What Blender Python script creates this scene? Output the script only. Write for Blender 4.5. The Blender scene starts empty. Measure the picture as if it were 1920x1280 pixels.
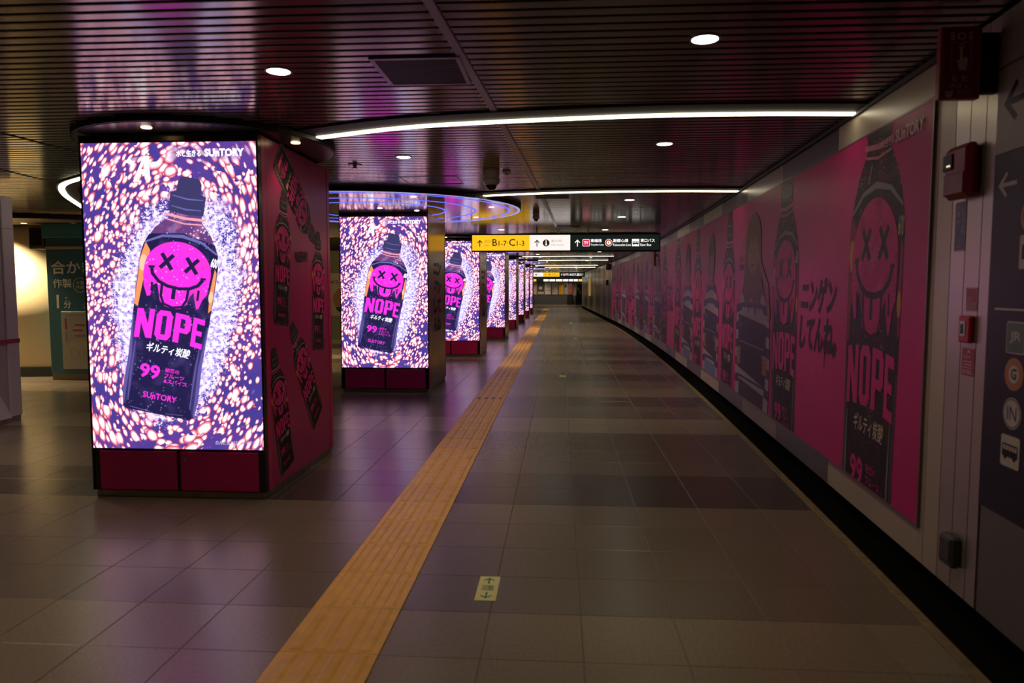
import bpy, math, random
from mathutils import Vector, Matrix
random.seed(7)
sc = bpy.context.scene
COL = sc.collection
R = math.radians

# ---------------------------------------------------------------- camera, world, exposure
cam_d = bpy.data.cameras.new('camera'); cam = bpy.data.objects.new('camera', cam_d); COL.objects.link(cam)
cam_d.sensor_width = 36; cam_d.lens = 1350 / 1920 * 36
cam.location = (0, 0, 1.452)
cam.rotation_euler = (R(90 - 4.279), 0, R(3.804))
cam_d.clip_start = 0.05; cam_d.clip_end = 200
cam_d.dof.use_dof = True; cam_d.dof.focus_distance = 11.5; cam_d.dof.aperture_fstop = 2.8
sc.camera = cam
world = bpy.data.worlds.new('world'); sc.world = world; world.use_nodes = True
world.node_tree.nodes['Background'].inputs[0].default_value = (1.0, .85, .7, 1)
world.node_tree.nodes['Background'].inputs[1].default_value = 0.012
sc.view_settings.view_transform = 'Standard'; sc.view_settings.look = 'None'
sc.view_settings.exposure = 0.0; sc.view_settings.gamma = 1.0; sc.view_settings.use_curve_mapping = False
sc.cycles.use_denoising = True
sc.cycles.max_bounces = 6; sc.cycles.diffuse_bounces = 3; sc.cycles.glossy_bounces = 4
sc.cycles.sample_clamp_indirect = 4.0
SPOT_W = 34.0            # power of each ceiling downlight
CZ = 2.525               # ceiling height


def wallX(Y):
    if Y < 30: return 2.25 - .00148 * (Y - 22) ** 2
    return 2.155 - .0237 * (Y - 30)


# ---------------------------------------------------------------- materials
MATS = {}
def mat(name, col, rough=.5, metal=0., spec=.5, noise=None, bump=None, emit=None, es=1., rand=0.):
    if name in MATS: return MATS[name]
    m = bpy.data.materials.new(name); m.use_nodes = True; MATS[name] = m
    nt = m.node_tree; b = nt.nodes['Principled BSDF']
    b.inputs['Base Color'].default_value = (*col, 1); b.inputs['Roughness'].default_value = rough
    b.inputs['Metallic'].default_value = metal; b.inputs['Specular IOR Level'].default_value = spec
    if emit:
        b.inputs['Emission Color'].default_value = (*emit, 1); b.inputs['Emission Strength'].default_value = es
    geo = None
    if noise or bump:
        geo = nt.nodes.new('ShaderNodeNewGeometry')
    if noise:
        sca, amt = noise
        n = nt.nodes.new('ShaderNodeTexNoise'); n.inputs['Scale'].default_value = sca; n.inputs['Detail'].default_value = 5
        nt.links.new(geo.outputs['Position'], n.inputs['Vector'])
        rmp = nt.nodes.new('ShaderNodeMapRange')
        rmp.inputs[1].default_value = .3; rmp.inputs[2].default_value = .7
        rmp.inputs[3].default_value = 1 - amt; rmp.inputs[4].default_value = 1 + amt
        nt.links.new(n.outputs[0], rmp.inputs[0])
        val = rmp.outputs[0]
        if rand:
            oi = nt.nodes.new('ShaderNodeObjectInfo'); mr = nt.nodes.new('ShaderNodeMapRange')
            mr.inputs[3].default_value = 1 - rand; mr.inputs[4].default_value = 1 + rand
            nt.links.new(oi.outputs['Random'], mr.inputs[0])
            mm = nt.nodes.new('ShaderNodeMath'); mm.operation = 'MULTIPLY'
            nt.links.new(val, mm.inputs[0]); nt.links.new(mr.outputs[0], mm.inputs[1]); val = mm.outputs[0]
        mx = nt.nodes.new('ShaderNodeVectorMath'); mx.operation = 'SCALE'; mx.inputs[0].default_value = col
        nt.links.new(val, mx.inputs['Scale']); nt.links.new(mx.outputs[0], b.inputs['Base Color'])
    if bump:
        sca, st = bump
        n = nt.nodes.new('ShaderNodeTexNoise'); n.inputs['Scale'].default_value = sca; n.inputs['Detail'].default_value = 3
        nt.links.new(geo.outputs['Position'], n.inputs['Vector'])
        bp = nt.nodes.new('ShaderNodeBump'); bp.inputs['Strength'].default_value = st; bp.inputs['Distance'].default_value = .01
        nt.links.new(n.outputs[0], bp.inputs['Height']); nt.links.new(bp.outputs[0], b.inputs['Normal'])
    return m

def emat(name, col, st):
    if name in MATS: return MATS[name]
    m = bpy.data.materials.new(name); m.use_nodes = True; MATS[name] = m
    nt = m.node_tree; nt.nodes.remove(nt.nodes['Principled BSDF'])
    e = nt.nodes.new('ShaderNodeEmission'); e.inputs[0].default_value = (*col, 1); e.inputs[1].default_value = st
    nt.links.new(e.outputs[0], nt.nodes['Material Output'].inputs[0])
    return m

TONES = [mat('tile_light', (.225, .177, .120), .27, noise=(70, .11), rand=.05),
         mat('tile_mid', (.155, .122, .086), .27, noise=(70, .11), rand=.05),
         mat('tile_mid_dark', (.105, .084, .060), .27, noise=(70, .11), rand=.05),
         mat('tile_dark', (.055, .044, .033), .27, noise=(70, .11), rand=.05)]
M_grout = mat('grout', (.17, .14, .105), .8)
M_yellow = mat('tactile_yellow', (.80, .41, .05), .42, noise=(14, .10), bump=(160, .05), rand=.05)
M_slat = mat('ceiling_slat', (.225, .180, .155), .16, metal=.85, noise=(3, .06))
M_black = mat('black_matt', (.008, .008, .008), .6)
M_blackg = mat('black_gloss', (.012, .012, .013), .22)
M_steel = mat('brushed_steel', (.42, .38, .34), .30, metal=.9, noise=(6, .05))
M_strip = mat('edge_strip', (.29, .21, .12), .5, metal=.3, noise=(20, .25))
M_gutter = mat('gutter_black', (.006, .006, .005), .95, spec=.03)
M_trim = mat('ceiling_trim', (.20, .17, .155), .35, metal=.5)
M_wpl = mat('wall_panel_light', (.50, .42, .32), .36, metal=.15, noise=(2, .05))
M_wpm = mat('wall_panel_mid', (.27, .225, .18), .32, metal=.2, noise=(2, .05))
M_wpd = mat('wall_panel_dark', (.075, .072, .066), .28, metal=.35, noise=(2, .05))
M_vinyl = mat('poster_magenta', (.62, .022, .205), .42, spec=.22, noise=(5, .06), bump=(60, .04))
M_mag = mat('print_magenta', (.70, .025, .24), .42, spec=.22)
M_pdark = mat('print_black', (.012, .008, .012), .45, spec=.18)
M_pdark2 = mat('print_charcoal', (.040, .030, .036), .42, spec=.22)
M_pcream = mat('print_cream', (.66, .56, .42), .45, spec=.22)
M_pwhite = mat('print_white', (.70, .68, .68), .45, spec=.22)
M_pgrey = mat('print_grey', (.26, .24, .26), .45, spec=.22)
M_porange = mat('print_orange', (.72, .26, .04), .45, spec=.22)
M_pred = mat('print_red', (.34, .02, .03), .45, spec=.22)
M_ppink = mat('print_pink', (.62, .20, .30), .45, spec=.22)
M_panelmag = mat('pillar_magenta', (.58, .012, .15), .30, noise=(4, .05))
M_sidemag = mat('side_vinyl', (.42, .012, .13), .30, noise=(4, .06))
M_sidebrown = mat('side_metal', (.16, .105, .085), .26, metal=.8, noise=(4, .06))
M_plinth = mat('plinth_steel', (.30, .25, .19), .35, metal=.8, noise=(18, .2))
M_white = mat('white_plastic', (.62, .60, .58), .4)


def led(name, col, st): return emat('led_' + name, col, st)
E_dark = led('indigo', (.030, .020, .115), .9)
E_dark2 = led('bottle', (.020, .016, .075), 1.)
E_mag = led('magenta', (1.0, .035, .78), 1.15)
E_white = led('white', (.92, .90, 1.), 1.7)
E_lilac = led('lilac', (.62, .52, 1.), .9)
E_hi = led('highlight', (.22, .20, .62), .8)
E_orange = led('orange', (1., .30, .12), 1.2)
E_pink = led('pink', (1., .42, .55), 1.0)
E_cap = led('cap', (.055, .05, .16), 1.)
E_mid = led('violet', (.14, .10, .34), 1.)


def speckled(name, a, b, spot, emission, spec=.2):
    """dark print with blotches and scattered droplets; lit print or glowing screen"""
    m = bpy.data.materials.new(name); m.use_nodes = True; MATS[name] = m; nt = m.node_tree; N = nt.nodes.new; Lk = nt.links.new
    tc = N('ShaderNodeTexCoord'); src = tc.outputs['Object']
    n1 = N('ShaderNodeTexNoise'); n1.inputs['Scale'].default_value = 9; n1.inputs['Detail'].default_value = 6; Lk(src, n1.inputs['Vector'])
    r1 = N('ShaderNodeMapRange'); r1.inputs[1].default_value = .50; r1.inputs[2].default_value = .72; Lk(n1.outputs[0], r1.inputs[0])
    v = N('ShaderNodeTexVoronoi'); v.inputs['Scale'].default_value = 42; Lk(src, v.inputs['Vector'])
    n2 = N('ShaderNodeTexNoise'); n2.inputs['Scale'].default_value = 7; n2.inputs['Detail'].default_value = 2; Lk(src, n2.inputs['Vector'])
    r3 = N('ShaderNodeMapRange'); r3.inputs[1].default_value = .40; r3.inputs[2].default_value = .68; r3.inputs[3].default_value = .05; r3.inputs[4].default_value = .30; Lk(n2.outputs[0], r3.inputs[0])
    lt = N('ShaderNodeMath'); lt.operation = 'LESS_THAN'; Lk(v.outputs['Distance'], lt.inputs[0]); Lk(r3.outputs[0], lt.inputs[1])
    def mix(f, p, q):
        x = N('ShaderNodeMix'); x.data_type = 'RGBA'; Lk(f, x.inputs[0])
        for i, c in ((6, p), (7, q)):
            if isinstance(c, tuple): x.inputs[i].default_value = (*c, 1)
            else: Lk(c, x.inputs[i])
        return x.outputs[2]
    col = mix(lt.outputs[0], mix(r1.outputs[0], a, b), spot)
    bs = nt.nodes['Principled BSDF']
    if emission:
        nt.nodes.remove(bs); e = N('ShaderNodeEmission'); Lk(col, e.inputs[0]); e.inputs[1].default_value = emission; Lk(e.outputs[0], nt.nodes['Material Output'].inputs[0])
    else: Lk(col, bs.inputs['Base Color']); bs.inputs['Roughness'].default_value = .45; bs.inputs['Specular IOR Level'].default_value = spec
    return m
M_pbody = speckled('print_bottle_black', (.010, .007, .010), (.075, .010, .014), (.16, .13, .14), 0)
E_body = speckled('led_bottle_body', (.020, .016, .078), (.060, .040, .17), (.26, .22, .55), 1.)
E_face = speckled('led_emblem', (1.15, .040, .90), (1.0, .05, .66), (1.3, .45, 1.2), 1.)
M_pface = speckled('print_emblem', (.66, .025, .22), (.42, .015, .12), (.68, .22, .34), 0)

# ---------------------------------------------------------------- mesh helpers
class MB:
    def __init__(s): s.v = []; s.f = []; s.m = []
    def add(s, vs, fs, mi=0):
        n = len(s.v); s.v += [tuple(p) for p in vs]
        for f in fs: s.f.append([n + i for i in f]); s.m.append(mi)
        return s
    def box(s, x0, x1, y0, y1, z0, z1, mi=0):
        vs = [(x, y, z) for z in (z0, z1) for y in (y0, y1) for x in (x0, x1)]
        return s.add(vs, [(0, 2, 3, 1), (4, 5, 7, 6), (0, 1, 5, 4), (2, 6, 7, 3), (0, 4, 6, 2), (1, 3, 7, 5)], mi)
    def cbox(s, x0, x1, y0, y1, z0, z1, c, mi=0):
        X = (x0, x1); Y = (y0, y1); Z = (z0, z1); sg = (1, -1); vs = []; idx = {}
        for i in (0, 1):
            for j in (0, 1):
                for k in (0, 1):
                    for a in range(3):
                        d = [sg[i] * c, sg[j] * c, sg[k] * c]; d[a] = 0
                        idx[i, j, k, a] = len(vs); vs.append((X[i] + d[0], Y[j] + d[1], Z[k] + d[2]))
        fs = []
        for i in (0, 1):
            q = [(i, 0, 0, 0), (i, 1, 0, 0), (i, 1, 1, 0), (i, 0, 1, 0)]; fs.append([idx[t] for t in (q if i else q[::-1])])
            q = [(0, i, 0, 1), (0, i, 1, 1), (1, i, 1, 1), (1, i, 0, 1)]; fs.append([idx[t] for t in (q if i else q[::-1])])
            q = [(0, 0, i, 2), (1, 0, i, 2), (1, 1, i, 2), (0, 1, i, 2)]; fs.append([idx[t] for t in (q if i else q[::-1])])
        for j in (0, 1):
            for k in (0, 1):
                fs.append([idx[0, j, k, 1], idx[1, j, k, 1], idx[1, j, k, 2], idx[0, j, k, 2]])
                fs.append([idx[j, 0, k, 0], idx[j, 1, k, 0], idx[j, 1, k, 2], idx[j, 0, k, 2]])
                fs.append([idx[j, k, 0, 0], idx[j, k, 1, 0], idx[j, k, 1, 1], idx[j, k, 0, 1]])
                for i in (0, 1): pass
        for i in (0, 1):
            for j in (0, 1):
                for k in (0, 1): fs.append([idx[i, j, k, a] for a in range(3)])
        return s.add(vs, fs, mi)
    def cyl(s, c, r, z0, z1, n=24, r2=None, mi=0):
        r2 = r if r2 is None else r2; vs = []
        for k in range(n):
            a = 2 * math.pi * k / n; vs.append((c[0] + r * math.cos(a), c[1] + r * math.sin(a), z0))
        for k in range(n):
            a = 2 * math.pi * k / n; vs.append((c[0] + r2 * math.cos(a), c[1] + r2 * math.sin(a), z1))
        fs = [[k, (k + 1) % n, n + (k + 1) % n, n + k] for k in range(n)] + [list(range(n))[::-1], list(range(n, 2 * n))]
        return s.add(vs, fs, mi)
    def ring(s, c, r0, r1, z0, z1, n=48, a0=0, a1=2 * math.pi, mi=0):
        vs = []; full = abs(a1 - a0 - 2 * math.pi) < 1e-6; N = n if full else n + 1
        for k in range(N):
            a = a0 + (a1 - a0) * k / n
            for (r, z) in ((r0, z0), (r1, z0), (r1, z1), (r0, z1)): vs.append((c[0] + r * math.cos(a), c[1] + r * math.sin(a), z))
        fs = []
        for k in range(n):
            p = 4 * k; q = 4 * ((k + 1) % N)
            for t in range(4): fs.append([p + t, p + (t + 1) % 4, q + (t + 1) % 4, q + t])
        if not full: fs += [[0, 3, 2, 1], [4 * n, 4 * n + 1, 4 * n + 2, 4 * n + 3]]
        return s.add(vs, fs, mi)
    def lathe(s, c, prof, n=20, axis='z', mi=0):
        vs = []
        for (r, z) in prof:
            for k in range(n):
                a = 2 * math.pi * k / n; x = r * math.cos(a); y = r * math.sin(a)
                vs.append((c[0] + x, c[1] + y, c[2] + z) if axis == 'z' else (c[0] + z, c[1] + x, c[2] + y) if axis == 'x' else (c[0] + x, c[1] + z, c[2] + y))
        fs = []
        for j in range(len(prof) - 1):
            for k in range(n): fs.append([j * n + k, j * n + (k + 1) % n, (j + 1) * n + (k + 1) % n, (j + 1) * n + k])
        fs += [list(range(n))[::-1], list(range((len(prof) - 1) * n, len(prof) * n))]
        return s.add(vs, fs, mi)
    def sweep(s, pts, w0, w1, z0, z1, mi=0):
        """flat bar along a plan curve: offsets w0..w1 to the left normal"""
        vs = []; n = len(pts)
        for i, p in enumerate(pts):
            a = pts[max(0, i - 1)]; b = pts[min(n - 1, i + 1)]
            dx, dy = b[0] - a[0], b[1] - a[1]; L = math.hypot(dx, dy); nx, ny = -dy / L, dx / L
            for (w, z) in ((w0, z0), (w1, z0), (w1, z1), (w0, z1)): vs.append((p[0] + nx * w, p[1] + ny * w, z))
        fs = []
        for k in range(n - 1):
            for t in range(4): fs.append([4 * k + t, 4 * k + (t + 1) % 4, 4 * k + 4 + (t + 1) % 4, 4 * k + 4 + t])
        fs += [[0, 3, 2, 1], [4 * n - 4, 4 * n - 3, 4 * n - 2, 4 * n - 1]]
        return s.add(vs, fs, mi)
    def mesh(s, name, mats):
        me = bpy.data.meshes.new(name); me.from_pydata(s.v, [], s.f)
        for m in (mats if isinstance(mats, (list, tuple)) else [mats]): me.materials.append(m)
        if any(s.m): me.polygons.foreach_set('material_index', s.m)
        me.update(); return me
    def build(s, name, mats, parent=None, smooth=False):
        me = s.mesh(name, mats)
        if smooth: me.polygons.foreach_set('use_smooth', [True] * len(me.polygons))
        return obj(name, me, parent)

def obj(name, me, parent=None, loc=None):
    o = bpy.data.objects.new(name, me); COL.objects.link(o)
    if parent: o.parent = parent
    if loc: o.location = loc
    return o
def tag(o, label=None, cat=None, group=None, kind=None):
    if label: o['label'] = label
    if cat: o['category'] = cat
    if group: o['group'] = group
    if kind: o['kind'] = kind
    return o
def thing(name, label, cat, loc=(0, 0, 0), group=None):
    o = bpy.data.objects.new(name, None); COL.objects.link(o); o.location = loc; o.empty_display_size = .1
    return tag(o, label, cat, group)
def copy_tree(o, parent=None):
    c = o.copy(); COL.objects.link(c); c.parent = parent
    for ch in o.children: copy_tree(ch, c)
    return c

# flat print: 2D outlines and lettering, mapped on a surface
def shape2d(loops):
    c = bpy.data.curves.new('c', 'CURVE'); c.dimensions = '2D'; c.fill_mode = 'BOTH'
    for L in loops:
        sp = c.splines.new('POLY'); sp.points.add(len(L) - 1)
        for p, q in zip(sp.points, L): p.co = (q[0], q[1], 0, 1)
        sp.use_cyclic_u = True
    return curve2d(c)
def curve2d(c):
    o = bpy.data.objects.new('c', c); me = bpy.data.meshes.new_from_object(o)
    vs = [(v.co.x, v.co.y) for v in me.vertices]; fs = [tuple(p.vertices) for p in me.polygons]
    bpy.data.objects.remove(o); bpy.data.meshes.remove(me); bpy.data.curves.remove(c)
    return vs, fs
TXT = {}
def text2d(s, bold=0., space=1.):
    k = (s, bold, space)
    if k not in TXT:
        c = bpy.data.curves.new('t', 'FONT'); c.body = s; c.size = 1; c.offset = bold; c.resolution_u = 2; c.fill_mode = 'FRONT'; c.space_character = space
        TXT[k] = curve2d(c)
    return TXT[k]
def fit(vf, x0, y0, w=None, h=None, ang=0., shear=0.):
    """lower-left corner at x0,y0; scaled to width w and/or height h"""
    vs, fs = vf; xs = [v[0] for v in vs]; ys = [v[1] for v in vs]
    W = max(xs) - min(xs); H = max(ys) - min(ys)
    if w is None: sx = sy = h / H
    elif h is None: sx = sy = w / W
    else: sx = w / W; sy = h / H
    ca, sa = math.cos(ang), math.sin(ang); out = []
    for x, y in vs:
        x = (x - min(xs)) * sx; y = (y - min(ys)) * sy; x += shear * y
        out.append((x0 + x * ca - y * sa, y0 + x * sa + y * ca))
    return out, fs
def T(s, x0, y0, w=None, h=None, bold=0., ang=0., shear=0., space=1.):
    return fit(text2d(s, bold, space), x0, y0, w, h, ang, shear)
def xf(vf, sc_=1., ang=0., dx=0., dy=0., sx=1.):
    ca, sa = math.cos(ang), math.sin(ang)
    return [(dx + sc_ * (x * sx * ca - y * sa), dy + sc_ * (x * sx * sa + y * ca)) for x, y in vf[0]], vf[1]
def join(*L):
    vs = []; fs = []
    for v, f in L:
        n = len(vs); vs += v; fs += [tuple(i + n for i in t) for t in f]
    return vs, fs
def rect(x0, y0, x1, y1): return [(x0, y0), (x1, y0), (x1, y1), (x0, y1)], [(0, 1, 2, 3)]
def ell(cx, cy, rx, ry=None, n=28, a0=0., a1=2 * math.pi):
    ry = rx if ry is None else ry
    return [(cx + rx * math.cos(a0 + (a1 - a0) * k / n), cy + ry * math.sin(a0 + (a1 - a0) * k / n)) for k in range(n)]
def stroke(pts, w, taper=0.):
    """ribbon along a polyline"""
    vs = []; n = len(pts)
    for i, p in enumerate(pts):
        a = pts[max(0, i - 1)]; b = pts[min(n - 1, i + 1)]; dx, dy = b[0] - a[0], b[1] - a[1]; L = math.hypot(dx, dy) or 1
        k = w / 2 * (1 - taper * abs(2 * i / (n - 1) - 1)) if n > 1 else w / 2
        vs += [(p[0] - dy / L * k, p[1] + dx / L * k), (p[0] + dy / L * k, p[1] - dx / L * k)]
    return vs, [(2 * i, 2 * i + 1, 2 * i + 3, 2 * i + 2) for i in range(n - 1)]
def printed(name, vf, mp, m, parent, off):
    if isinstance(vf, list):
        for q in vf: printed(name, q, mp, m, parent, off)
        return
    me = bpy.data.meshes.new(name); me.from_pydata([mp(u, v, off) for u, v in vf[0]], [], [list(f) for f in vf[1]]); me.materials.append(m); me.update()
    return obj(name, me, parent)
def arrow2d(s, up=True):
    L = [(-.06, -.5), (.06, -.5), (.06, .22), (.3, -.02), (.38, .06), (0, .46), (-.38, .06), (-.3, -.02), (-.06, .22)]
    vf = shape2d([L]); return xf(vf, s)

# ================================================================= STRUCTURE
# ---- floor
PX, PY, X0, Y0 = .405, .405, .1, 3.115
floor = MB().box(-13, 3.2, -6, 62.5, -.12, -.0026).build('floor', M_grout); tag(floor, 'dark stone tiled floor of the passage', kind='structure')
BANDS = {-2: 0, -1: 0, 0: 1, 1: 1, 2: 3, 3: 2, 4: 2, 5: 0, 6: 2, 7: 3, 8: 1, 9: 2, 10: 3, 11: 1, 12: 2, 13: 3, 14: 0, 15: 2, 16: 1, 17: 3, 18: 2, 19: 0}
def tone(row):
    b = row // 2
    if b in BANDS: return BANDS[b]
    return random.Random(b * 17 + 3).choice([0, 1, 2, 3, 2, 1])
def tile_mesh(mb, x, y, mi=0):
    g = .0019; c = .0012; x0, x1, y0, y1 = x + g, x + PX - g, y + .0011, y + PY - .0011
    vs = [(x0, y0, -.006), (x1, y0, -.006), (x1, y1, -.006), (x0, y1, -.006), (x0, y0, -c), (x1, y0, -c), (x1, y1, -c), (x0, y1, -c),
          (x0 + c, y0 + c, 0), (x1 - c, y0 + c, 0), (x1 - c, y1 - c, 0), (x0 + c, y1 - c, 0)]
    fs = [(0, 1, 5, 4), (1, 2, 6, 5), (2, 3, 7, 6), (3, 0, 4, 7), (4, 5, 9, 8), (5, 6, 10, 9), (6, 7, 11, 10), (7, 4, 8, 11), (8, 9, 10, 11)]
    mb.add(vs, fs, mi)
TM = []
for t in range(4):
    mb = MB(); tile_mesh(mb, 0, 0); TM.append(mb.mesh('tile', TONES[t]))
PIL = [(4.72, -2.0), (9.8, -1.80), (14.98, -1.67), (20.1, -1.53), (24.8, -1.50), (29.5, -1.48), (34.45, -1.48), (39.4, -1.49)]
PW, PD = 1.235, 1.48
def in_view(x, y):
    ps = R(3.804); th = R(4.279); fx, fy, fz = -math.sin(ps) * math.cos(th), math.cos(ps) * math.cos(th), -math.sin(th)
    d = x * fx + y * fy - 1.452 * fz
    if d < .5: return False
    u = (x * math.cos(ps) + y * math.sin(ps)) / d * 1350; ux, uy, uz = -math.sin(ps) * math.sin(th), math.cos(ps) * math.sin(th), math.cos(th)
    v = -(x * ux + y * uy - 1.452 * uz) / d * 1350
    return abs(u) < 990 and abs(v) < 690
cells = []; rest = MB()
for r in range(-20, 145):
    for c in range(-31, 6):
        if c == -3 and -3 <= r < 114: continue        # the tactile paving takes this column
        x, y = X0 + c * PX, Y0 + r * PY
        if x > wallX(max(y, -4)) - .12 or y > 61: continue
        hid = any(px - PW < x and x + PX < px and py < y and y + PY < py + PD for py, px in PIL)
        behind = any(x + PX < px - .15 and (x + PX / 2) / (y + .2) > (px - PW) / py - .02 and (x + PX / 2) / (y + .2) < px / (py + PD) and y > py for py, px in PIL)
        cells.append((not (in_view(x + .2, y + .2) and not hid and not behind), y + abs(x) * .3, x, y, r))
cells.sort()
for i, (h, _, x, y, r) in enumerate(cells):
    if i < 300: obj('tile', TM[tone(r)], floor, (x, y, 0))
    else: tile_mesh(rest, x, y, tone(r))
tag(rest.build('tile_field', TONES, floor), kind='stuff')

# ---- ceiling: dark board above, rows of glossy linear slats hanging below it
ceiling = MB().box(-13, 3.2, -6, 62.5, CZ + .03, CZ + .15).build('ceiling', M_black); tag(ceiling, 'dark ceiling of narrow glossy metal slats', kind='structure')
SP = .085
def slat_box(mb, x0, x1, y, w=.058): mb.cbox(x0, x1, y, y + w, CZ, CZ + .022, .003)
SLm = MB(); slat_box(SLm, 0, 1, 0); SLm = SLm.mesh('slat', M_slat)
rest = MB(); n = 0
def trimX(y): return wallX(y) - 2.2
for k in range(-90, 720):
    y = 2.55 + k * SP
    if y > 61.3 or y < -5.9: continue
    for x0, x1 in ((-12.9, trimX(y)), (trimX(y), wallX(y) + .1)):
        if 0 <= k < 150:
            o = obj('slat', SLm, ceiling, (x0, y, 0)); o.scale = (x1 - x0, 1, 1)
        else: rest.box(x0, x1, y, y + .058, CZ, CZ + .022)
tag(rest.build('slat_field', M_slat, ceiling), kind='stuff')
YS = [-5.5 + i * .75 for i in range(90)]
tr = MB().sweep([(trimX(y), y) for y in YS], -.02, .02, CZ - .006, CZ + .02).build('trim_1', M_trim); tag(tr, 'thin metal joint strip running along the ceiling slats', kind='structure')
for (a, b) in (((-3.90, 4.6), (-3.80, 6.2)), ((-5.05, 5.9), (-5.3, 8.6))):
    MB().sweep([a, b], -.012, .012, CZ - .004, CZ + .02).build('joint', M_black, ceiling)

# ---- right wall
wall = thing('wall_right', 'right wall of alternating light and dark metal panels', None); wall['kind'] = 'structure'
def wall_panel(name, y0, y1, z0, z1, m, parent, off=0., th=.03, gap=.002):
    mb = MB(); ys = [y0 + gap, (y0 + y1) / 2, y1 - gap]
    mb.sweep([(wallX(y) - off, y) for y in ys], -th, 0, z0, z1)
    return mb.build(name, m, parent)
edges = [3.5, 4.94, 6.35]
while edges[-1] < 52: edges.append(edges[-1] + 1.42)
tn = [M_wpl, M_wpd, M_wpm, M_wpd, M_wpl, M_wpd]
for i in range(len(edges) - 1):
    wall_panel('panel', edges[i], edges[i + 1], .127, CZ - .012, tn[i % 6] if edges[i] < 29 else [M_steel, M_wpm, M_steel, M_wpd][i % 4], wall)
for y0, y1, m in ((3.35, 3.5, M_wpl), (3.223, 3.35, M_wpm), (3.096, 3.223, M_wpm), (3.012, 3.096, M_wpm), ):
    wall_panel('panel', y0, y1, .127, CZ - .012, m if y0 > 3.3 else mat('strip_steel', (.46, .40, .33), .28, metal=.6), wall, gap=.003)
for y0 in (2.0, .6, -.8, -2.2, -3.6):
    for z0, z1, m in ((.127, .56, mat('panel_grey', (.13, .12, .115), .4)), (.56, CZ - .012, M_wpm)):
        wall_panel('panel', y0, min(y0 + 1.4, 3.0), z0, z1, m, wall, gap=.004)
mb = MB().sweep([(wallX(y) + .045, y) for y in YS if y < 54], -.03, 0, 0, CZ); mb.build('backing', M_gutter, wall)
bb = MB().sweep([(wallX(y) + .05, y) for y in YS if y < 54], 0, .155, .0, .0035).build('baseboard_right', M_gutter); tag(bb, 'black recessed gutter at the foot of the right wall', kind='structure')
tr = MB().sweep([(wallX(y) - .108, y) for y in YS if y < 54], 0, .05, 0, .006).build('trim_2', M_strip); tag(tr, 'brownish metal strip edging the floor by the right wall', kind='structure')
tr = MB().sweep([(wallX(y) - .002, y) for y in YS if 3 < y < 54], 0, .014, CZ - .03, CZ - .002).build('trim_3', M_black); tag(tr, 'black shadow joint between right wall and ceiling', kind='structure')

# ---- other walls
M_lw = mat('left_wall_paint', (.30, .26, .20), .6, noise=(1.5, .06))
tag(MB().box(-13, -12.8, -6, 62.5, 0, CZ).build('wall_left', M_lw), 'plain beige wall on the far left', kind='structure')
tag(MB().box(-13, 3.2, -6.2, -6, 0, CZ).build('wall_rear', M_lw), 'plain wall behind the viewer', kind='structure')
wf = MB().box(-13, 3.2, 61.5, 61.7, 0, CZ).build('wall_far', mat('far_wall_light', (.30, .29, .27), .5)); tag(wf, 'grey wall closing the far end of the passage', kind='structure')
MB().box(-6, 2.6, 61.44, 61.5, .02, .80).build('dado_panel', mat('far_dado', (.085, .092, .095), .45), wf)
MB().box(-6, 2.6, 61.42, 61.5, 0, .05).build('skirting', M_steel, wf)

# ================================================================= TACTILE PAVING
tac = thing('tactile_paving', 'yellow ribbed tactile paving strip running down the passage floor', 'tactile paving', (-.9125, 3.1, 0))
mb = MB(); a = PX / 2 - .001
mb.cbox(-a, a, .001, PY - .001, -.003, .004, .0015)
for k in range(4):
    c = (k - 1.5) * .094; b0, b1 = .030, .016
    y0, y1 = .012, PY - .012
    vs = [(c - b0, y0, .004), (c + b0, y0, .004), (c + b0, y1, .004), (c - b0, y1, .004), (c - b1, y0 + .01, .0095), (c + b1, y0 + .01, .0095), (c + b1, y1 - .01, .0095), (c - b1, y1 - .01, .0095)]
    mb.add(vs, [(0, 1, 5, 4), (1, 2, 6, 5), (2, 3, 7, 6), (3, 0, 4, 7), (4, 5, 6, 7)])
tile_m = mb.mesh('ribbed_tile', M_yellow)
for r in range(-3, 114): obj('ribbed_tile', tile_m, tac, (0, Y0 + r * PY - 3.1, 0))
wr = MB(); wr.cbox(-.2, .2, 0, .8, -.003, .006, .002)
for i in range(5):
    for j in range(10): wr.cyl((-.16 + .08 * i, .04 + .08 * j), .018, .006, .011, 8, .012)
wr.build('dotted_end_tile', mat('tactile_end', (.16, .12, .06), .5), tac).location = (0, 114 * PY + Y0 - 3.1, 0)
mb = MB()
for k in range(4): mb.box((k - 1.5) * .094 - .02, (k - 1.5) * .094 + .02, 9.27, 9.36, .0096, .0099)
mb.build('scuff_mark', mat('scuff', (.10, .07, .04), .6), tac).location = (0, -3.1, 0)

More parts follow.
